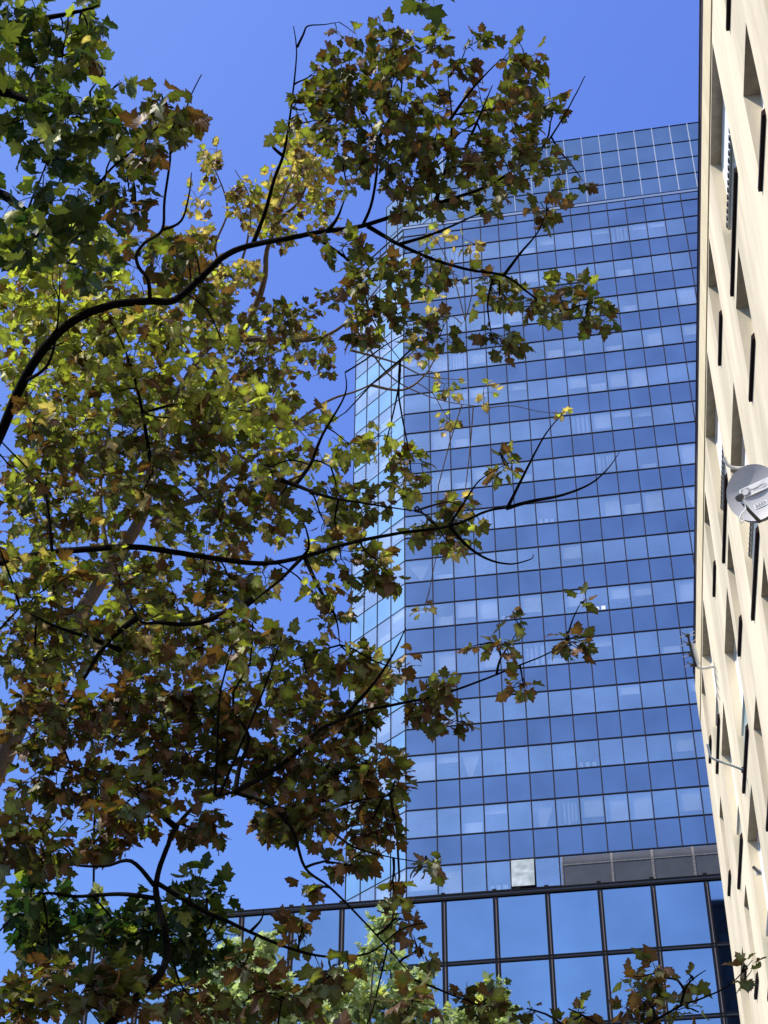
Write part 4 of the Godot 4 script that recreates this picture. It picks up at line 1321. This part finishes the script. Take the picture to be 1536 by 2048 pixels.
	sprays(t, 5.6, 3, 0.044, [955, 2012, 50, 34, 20, 1050, 2022, 26, 20, 5, 1140, 2022, 44, 24, 9, 1285, 1990, 50, 50, 22, 1375, 2010, 36, 30, 7, 1380, 1950, 18, 22, 3, 1492, 1945, 14, 24, 3, 1300, 1950, 40, 28, 6])
	# beyond the frame's edge
	sprays(t, 7.0, 2, 0.077, [-150, 760, 90, 110, 24, -190, 1050, 100, 120, 26, -210, 1350, 110, 130, 28, -230, 1700, 120, 140, 28, -90, 1000, 80, 120, 22, -90, 1350, 80, 120, 26, -100, 1700, 90, 120, 30, 250, 2140, 250, 50, 40, 700, 2140, 200, 50, 24, 1150, 2120, 150, 40, 12])
	finish(t, 300, M.leaf)

func build_gold_maple() -> void:
	var foot := Vector3(-4.4, 0, -12.2)
	var t := new_tree("golden_maple", "farther maple turning gold with pale brown branches behind the near maple", foot, M.pale_bark)
	var low := at(-40, 1600, 13.4)
	limb_through(t, "trunk", 0.20, 0.14, PackedVector3Array([foot + Vector3(0, -0.1, 0), foot.lerp(low, 0.3) + Vector3(-0.25, 0, 0), foot.lerp(low, 0.65) + Vector3(-0.3, 0, 0.1), low]), 12)
	limb(t, "bough", 0.10, 0.022, [60, 1400, 13.2, 140, 1262, 13.0, 220, 1132, 13.0, 280, 1040, 12.8, 305, 930, 12.7, 340, 822, 12.6, 372, 760, 12.5, 402, 712, 12.4, 432, 686, 12.4], low, 11)
	limb(t, "branch", 0.035, 0.006, [432, 686, 12.4, 472, 678, 12.4, 540, 678, 12.3, 630, 678, 12.3, 700, 640, 12.2, 762, 568, 12.2])
	limb(t, "branch", 0.034, 0.006, [440, 684, 12.4, 485, 660, 12.4, 515, 602, 12.4, 530, 552, 12.3, 534, 500, 12.3, 560, 440, 12.3, 600, 400, 12.3, 625, 330, 12.3, 640, 280, 12.3])
	limb(t, "branch", 0.018, 0.004, [402, 712, 12.4, 440, 640, 12.3, 470, 560, 12.2, 495, 480, 12.2, 500, 400, 12.2, 470, 340, 12.2])
	limb(t, "branch", 0.014, 0.004, [534, 500, 12.3, 560, 410, 12.3, 590, 340, 12.3, 600, 280, 12.3])
	limb(t, "branch", 0.012, 0.003, [470, 560, 12.2, 430, 500, 12.2, 455, 420, 12.2, 430, 340, 12.2, 395, 290, 12.2])
	limb(t, "branch", 0.030, 0.006, [310, 1030, 12.8, 345, 1015, 12.7, 410, 990, 12.6, 470, 940, 12.6, 540, 890, 12.5, 600, 840, 12.5, 660, 800, 12.5, 740, 770, 12.5, 830, 700, 12.5])
	limb(t, "branch", 0.010, 0.003, [700, 640, 12.2, 740, 700, 12.3, 790, 760, 12.3, 880, 800, 12.3, 980, 815, 12.3])
	limb(t, "branch", 0.010, 0.003, [700, 700, 12.3, 790, 725, 12.3, 850, 752, 12.3, 930, 760, 12.3])
	limb(t, "branch", 0.012, 0.003, [740, 770, 12.5, 805, 780, 12.5, 850, 750, 12.5, 880, 700, 12.5, 930, 640, 12.5])
	limb(t, "branch", 0.012, 0.004, [400, 860, 12.6, 460, 760, 12.6, 560, 700, 12.6, 620, 660, 12.6])
	limb(t, "branch", 0.022, 0.005, [140, 1262, 13.0, 90, 1120, 13.2, 60, 950, 13.4, 80, 780, 13.4, 140, 620, 13.4])
	limb(t, "branch", 0.022, 0.005, [220, 1132, 13.0, 200, 980, 13.3, 230, 820, 13.4, 300, 690, 13.4, 330, 560, 13.4])
	sprays(t, 12.3, 5, 0.057, [620, 330, 45, 70, 70, 575, 380, 45, 60, 50, 500, 400, 45, 45, 46, 640, 420, 40, 50, 34, 420, 320, 24, 40, 16, 400, 390, 30, 40, 10, 410, 480, 45, 40, 30, 555, 450, 45, 50, 40, 470, 555, 65, 40, 40, 590, 270, 40, 30, 14])
	sprays(t, 12.4, 2, 0.060, [560, 640, 75, 55, 70, 680, 600, 45, 40, 24, 620, 690, 60, 40, 36, 480, 720, 65, 45, 46, 560, 770, 55, 45, 46, 640, 720, 45, 35, 18, 720, 660, 40, 30, 16, 440, 640, 50, 40, 26, 400, 560, 50, 50, 28, 520, 700, 50, 40, 22])
	sprays(t, 12.5, 5, 0.060, [940, 490, 45, 28, 9, 870, 470, 30, 22, 6, 900, 770, 45, 24, 8, 970, 780, 25, 20, 5, 905, 850, 35, 25, 6, 870, 610, 30, 40, 7, 1125, 830, 12, 10, 2, 910, 1090, 22, 18, 9, 850, 700, 40, 40, 8, 850, 1220, 22, 8, 3])
	sprays(t, 13.2, 1, 0.072, [80, 620, 120, 100, 120, 230, 640, 100, 90, 90, 330, 640, 80, 80, 60, 150, 800, 130, 90, 130, 330, 790, 100, 70, 80, 450, 800, 90, 60, 60, 100, 480, 100, 70, 60, 220, 500, 70, 60, 40, 560, 900, 60, 60, 36, 640, 930, 40, 40, 12])
	sprays(t, 13.0, 2, 0.072, [110, 950, 120, 90, 110, 290, 950, 110, 80, 100, 440, 960, 80, 70, 60, 110, 1120, 110, 80, 80, 270, 1130, 110, 80, 80, 430, 1120, 80, 60, 50, 560, 1060, 45, 50, 20])
	sprays(t, 13.2, 3, 0.072, [120, 1280, 120, 80, 80, 300, 1300, 120, 80, 80, 460, 1310, 90, 70, 50, 130, 1440, 120, 70, 60, 330, 1440, 110, 70, 60])
	sprays(t, 13.2, 2, 0.076, [-80, 900, 60, 140, 30, -80, 1250, 60, 140, 30])
	finish(t, 120, M.leaf)

func build_green_tree() -> void:
	var foot := Vector3(-5.4, 0, -2.6)
	var t := new_tree("green_tree", "deep green broadleaf tree hanging in over the upper corner of sky", foot, M.bark)
	var crown := Vector3(-4.6, 6.2, -3.2)
	limb_through(t, "trunk", 0.24, 0.13, PackedVector3Array([foot + Vector3(0, -0.1, 0), Vector3(-5.3, 2.0, -2.7), Vector3(-5.0, 4.2, -2.9), crown]), 12)
	limb(t, "bough", 0.05, 0.006, [-120, 170, 7.4, 0, 182, 7.2, 60, 203, 7.1, 125, 225, 7.0, 185, 225, 7.0], crown)
	limb(t, "bough", 0.045, 0.006, [-100, 360, 7.2, 0, 388, 7.0, 40, 415, 6.9, 80, 440, 6.9, 150, 480, 6.8, 200, 530, 6.8], crown)
	limb(t, "bough", 0.05, 0.006, [-100, 40, 8.2, 0, 55, 8.0, 70, 40, 7.9, 150, 25, 7.8, 200, 10, 7.8], crown)
	limb(t, "bough", 0.05, 0.006, [-60, -150, 8.0, 200, -260, 7.6, 520, -240, 7.0, 760, -150, 6.6, 850, -60, 6.5, 862, -5, 6.5], crown)
	limb(t, "branch", 0.012, 0.004, [20, 57, 8.0, 20, 90, 8.0, 60, 130, 8.0, 130, 150, 7.9, 180, 110, 7.9])
	limb(t, "branch", 0.012, 0.004, [70, 60, 8.0, 110, 110, 8.0, 150, 100, 8.0, 190, 60, 8.0])
	sprays(t, 7.9, 6, 0.067, [40, 40, 60, 50, 40, 120, 60, 55, 50, 40, 180, 35, 28, 36, 18, 60, 130, 65, 45, 44, 130, 120, 50, 36, 22, 40, 200, 55, 40, 34, 170, 100, 30, 30, 10, 95, 175, 40, 30, 16])
	sprays(t, 7.8, 1, 0.060, [165, 95, 26, 20, 7, 180, 112, 18, 12, 4, 30, 150, 40, 30, 8])
	sprays(t, 6.7, 6, 0.071, [205, 135, 24, 8, 3, 245, 160, 14, 14, 3, 150, 230, 90, 50, 42, 235, 230, 50, 50, 24, 80, 260, 85, 45, 40, 190, 285, 70, 34, 24, 20, 240, 50, 50, 18, 240, 275, 16, 14, 3])
	sprays(t, 6.7, 6, 0.071, [90, 400, 95, 50, 40, 60, 470, 85, 50, 38, 160, 470, 70, 50, 30, 190, 400, 45, 40, 14, 210, 530, 40, 40, 14, 130, 530, 60, 30, 14, 110, 320, 90, 40, 26])
	sprays(t, 6.45, 6, 0.071, [850, -10, 16, 6, 5, 870, -16, 14, 6, 4])
	sprays(t, 7.4, 6, 0.085, [-80, 100, 80, 100, 40, -80, 330, 70, 90, 36, 100, -90, 160, 60, 40, 500, -220, 200, 40, 20, -160, 60, 90, 90, 24, -170, 250, 90, 90, 24, -190, 430, 90, 80, 20, -330, 160, 100, 110, 22, -350, 380, 100, 110, 22, 260, -230, 120, 50, 16, 700, -170, 90, 40, 14])
	finish(t, 160, M.leaf)

func build_silver_trees() -> void:
	var spots := [[430, "silvery green tree in sunlight at the foot of the glass wing, leftmost of three", 27.0], [735, "tallest pale silvery tree standing before the middle of the glass wing", 28.0], [985, "small pale silvery tree top in front of the mirror panes near the pale wall", 29.0]]
	for i in 3:
		var far: float = spots[i][2]
		var c := at(spots[i][0], 2140, far)
		var t := new_tree("silver_tree", spots[i][1], Vector3(c.x, 0, c.z), M.pale_bark, "silvery trees before the glass wing")
		limb_through(t, "trunk", 0.22, 0.10, PackedVector3Array([Vector3(c.x, -0.1, c.z), Vector3(c.x + 0.15, c.y * 0.4, c.z), Vector3(c.x - 0.1, c.y * 0.75, c.z), c]), 10)
		if i == 0:
			limb(t, "branch", 0.05, 0.01, [425, 2050, far, 440, 1960, far, 470, 1900, far], c)
			limb(t, "branch", 0.05, 0.01, [480, 2080, far, 540, 1990, far, 560, 1960, far], c)
			sprays(t, far, 7, 0.125, [440, 1960, 45, 45, 70, 475, 1905, 28, 30, 30, 530, 1890, 30, 24, 24, 430, 2030, 60, 40, 80, 530, 1990, 60, 60, 90, 600, 2020, 50, 40, 50, 520, 1930, 30, 30, 24, 370, 2030, 40, 24, 26, 450, 2140, 160, 70, 120])
		elif i == 1:
			limb(t, "branch", 0.06, 0.01, [740, 2050, far, 745, 1950, far, 760, 1870, far], c)
			limb(t, "branch", 0.05, 0.01, [790, 2060, far, 815, 1990, far, 840, 1960, far], c)
			limb(t, "branch", 0.05, 0.01, [690, 2050, far, 680, 1990, far, 700, 1930, far], c)
			sprays(t, far, 7, 0.125, [765, 1850, 22, 22, 26, 745, 1900, 26, 26, 30, 720, 1945, 30, 30, 34, 760, 2010, 50, 45, 90, 690, 1995, 45, 45, 70, 810, 1975, 40, 26, 36, 845, 1965, 20, 30, 14, 830, 2020, 40, 30, 46, 650, 2030, 45, 30, 50, 800, 1930, 26, 14, 10, 740, 2130, 150, 60, 130])
		else:
			limb(t, "branch", 0.04, 0.01, [990, 2060, far, 985, 2010, far, 990, 1975, far], c)
			sprays(t, far, 7, 0.125, [988, 1975, 20, 16, 16, 975, 2005, 34, 26, 40, 925, 2030, 40, 20, 30, 1000, 2040, 40, 24, 40, 900, 2040, 30, 14, 16, 970, 2120, 110, 60, 90])
		finish(t, 0, M.pale_leaf)
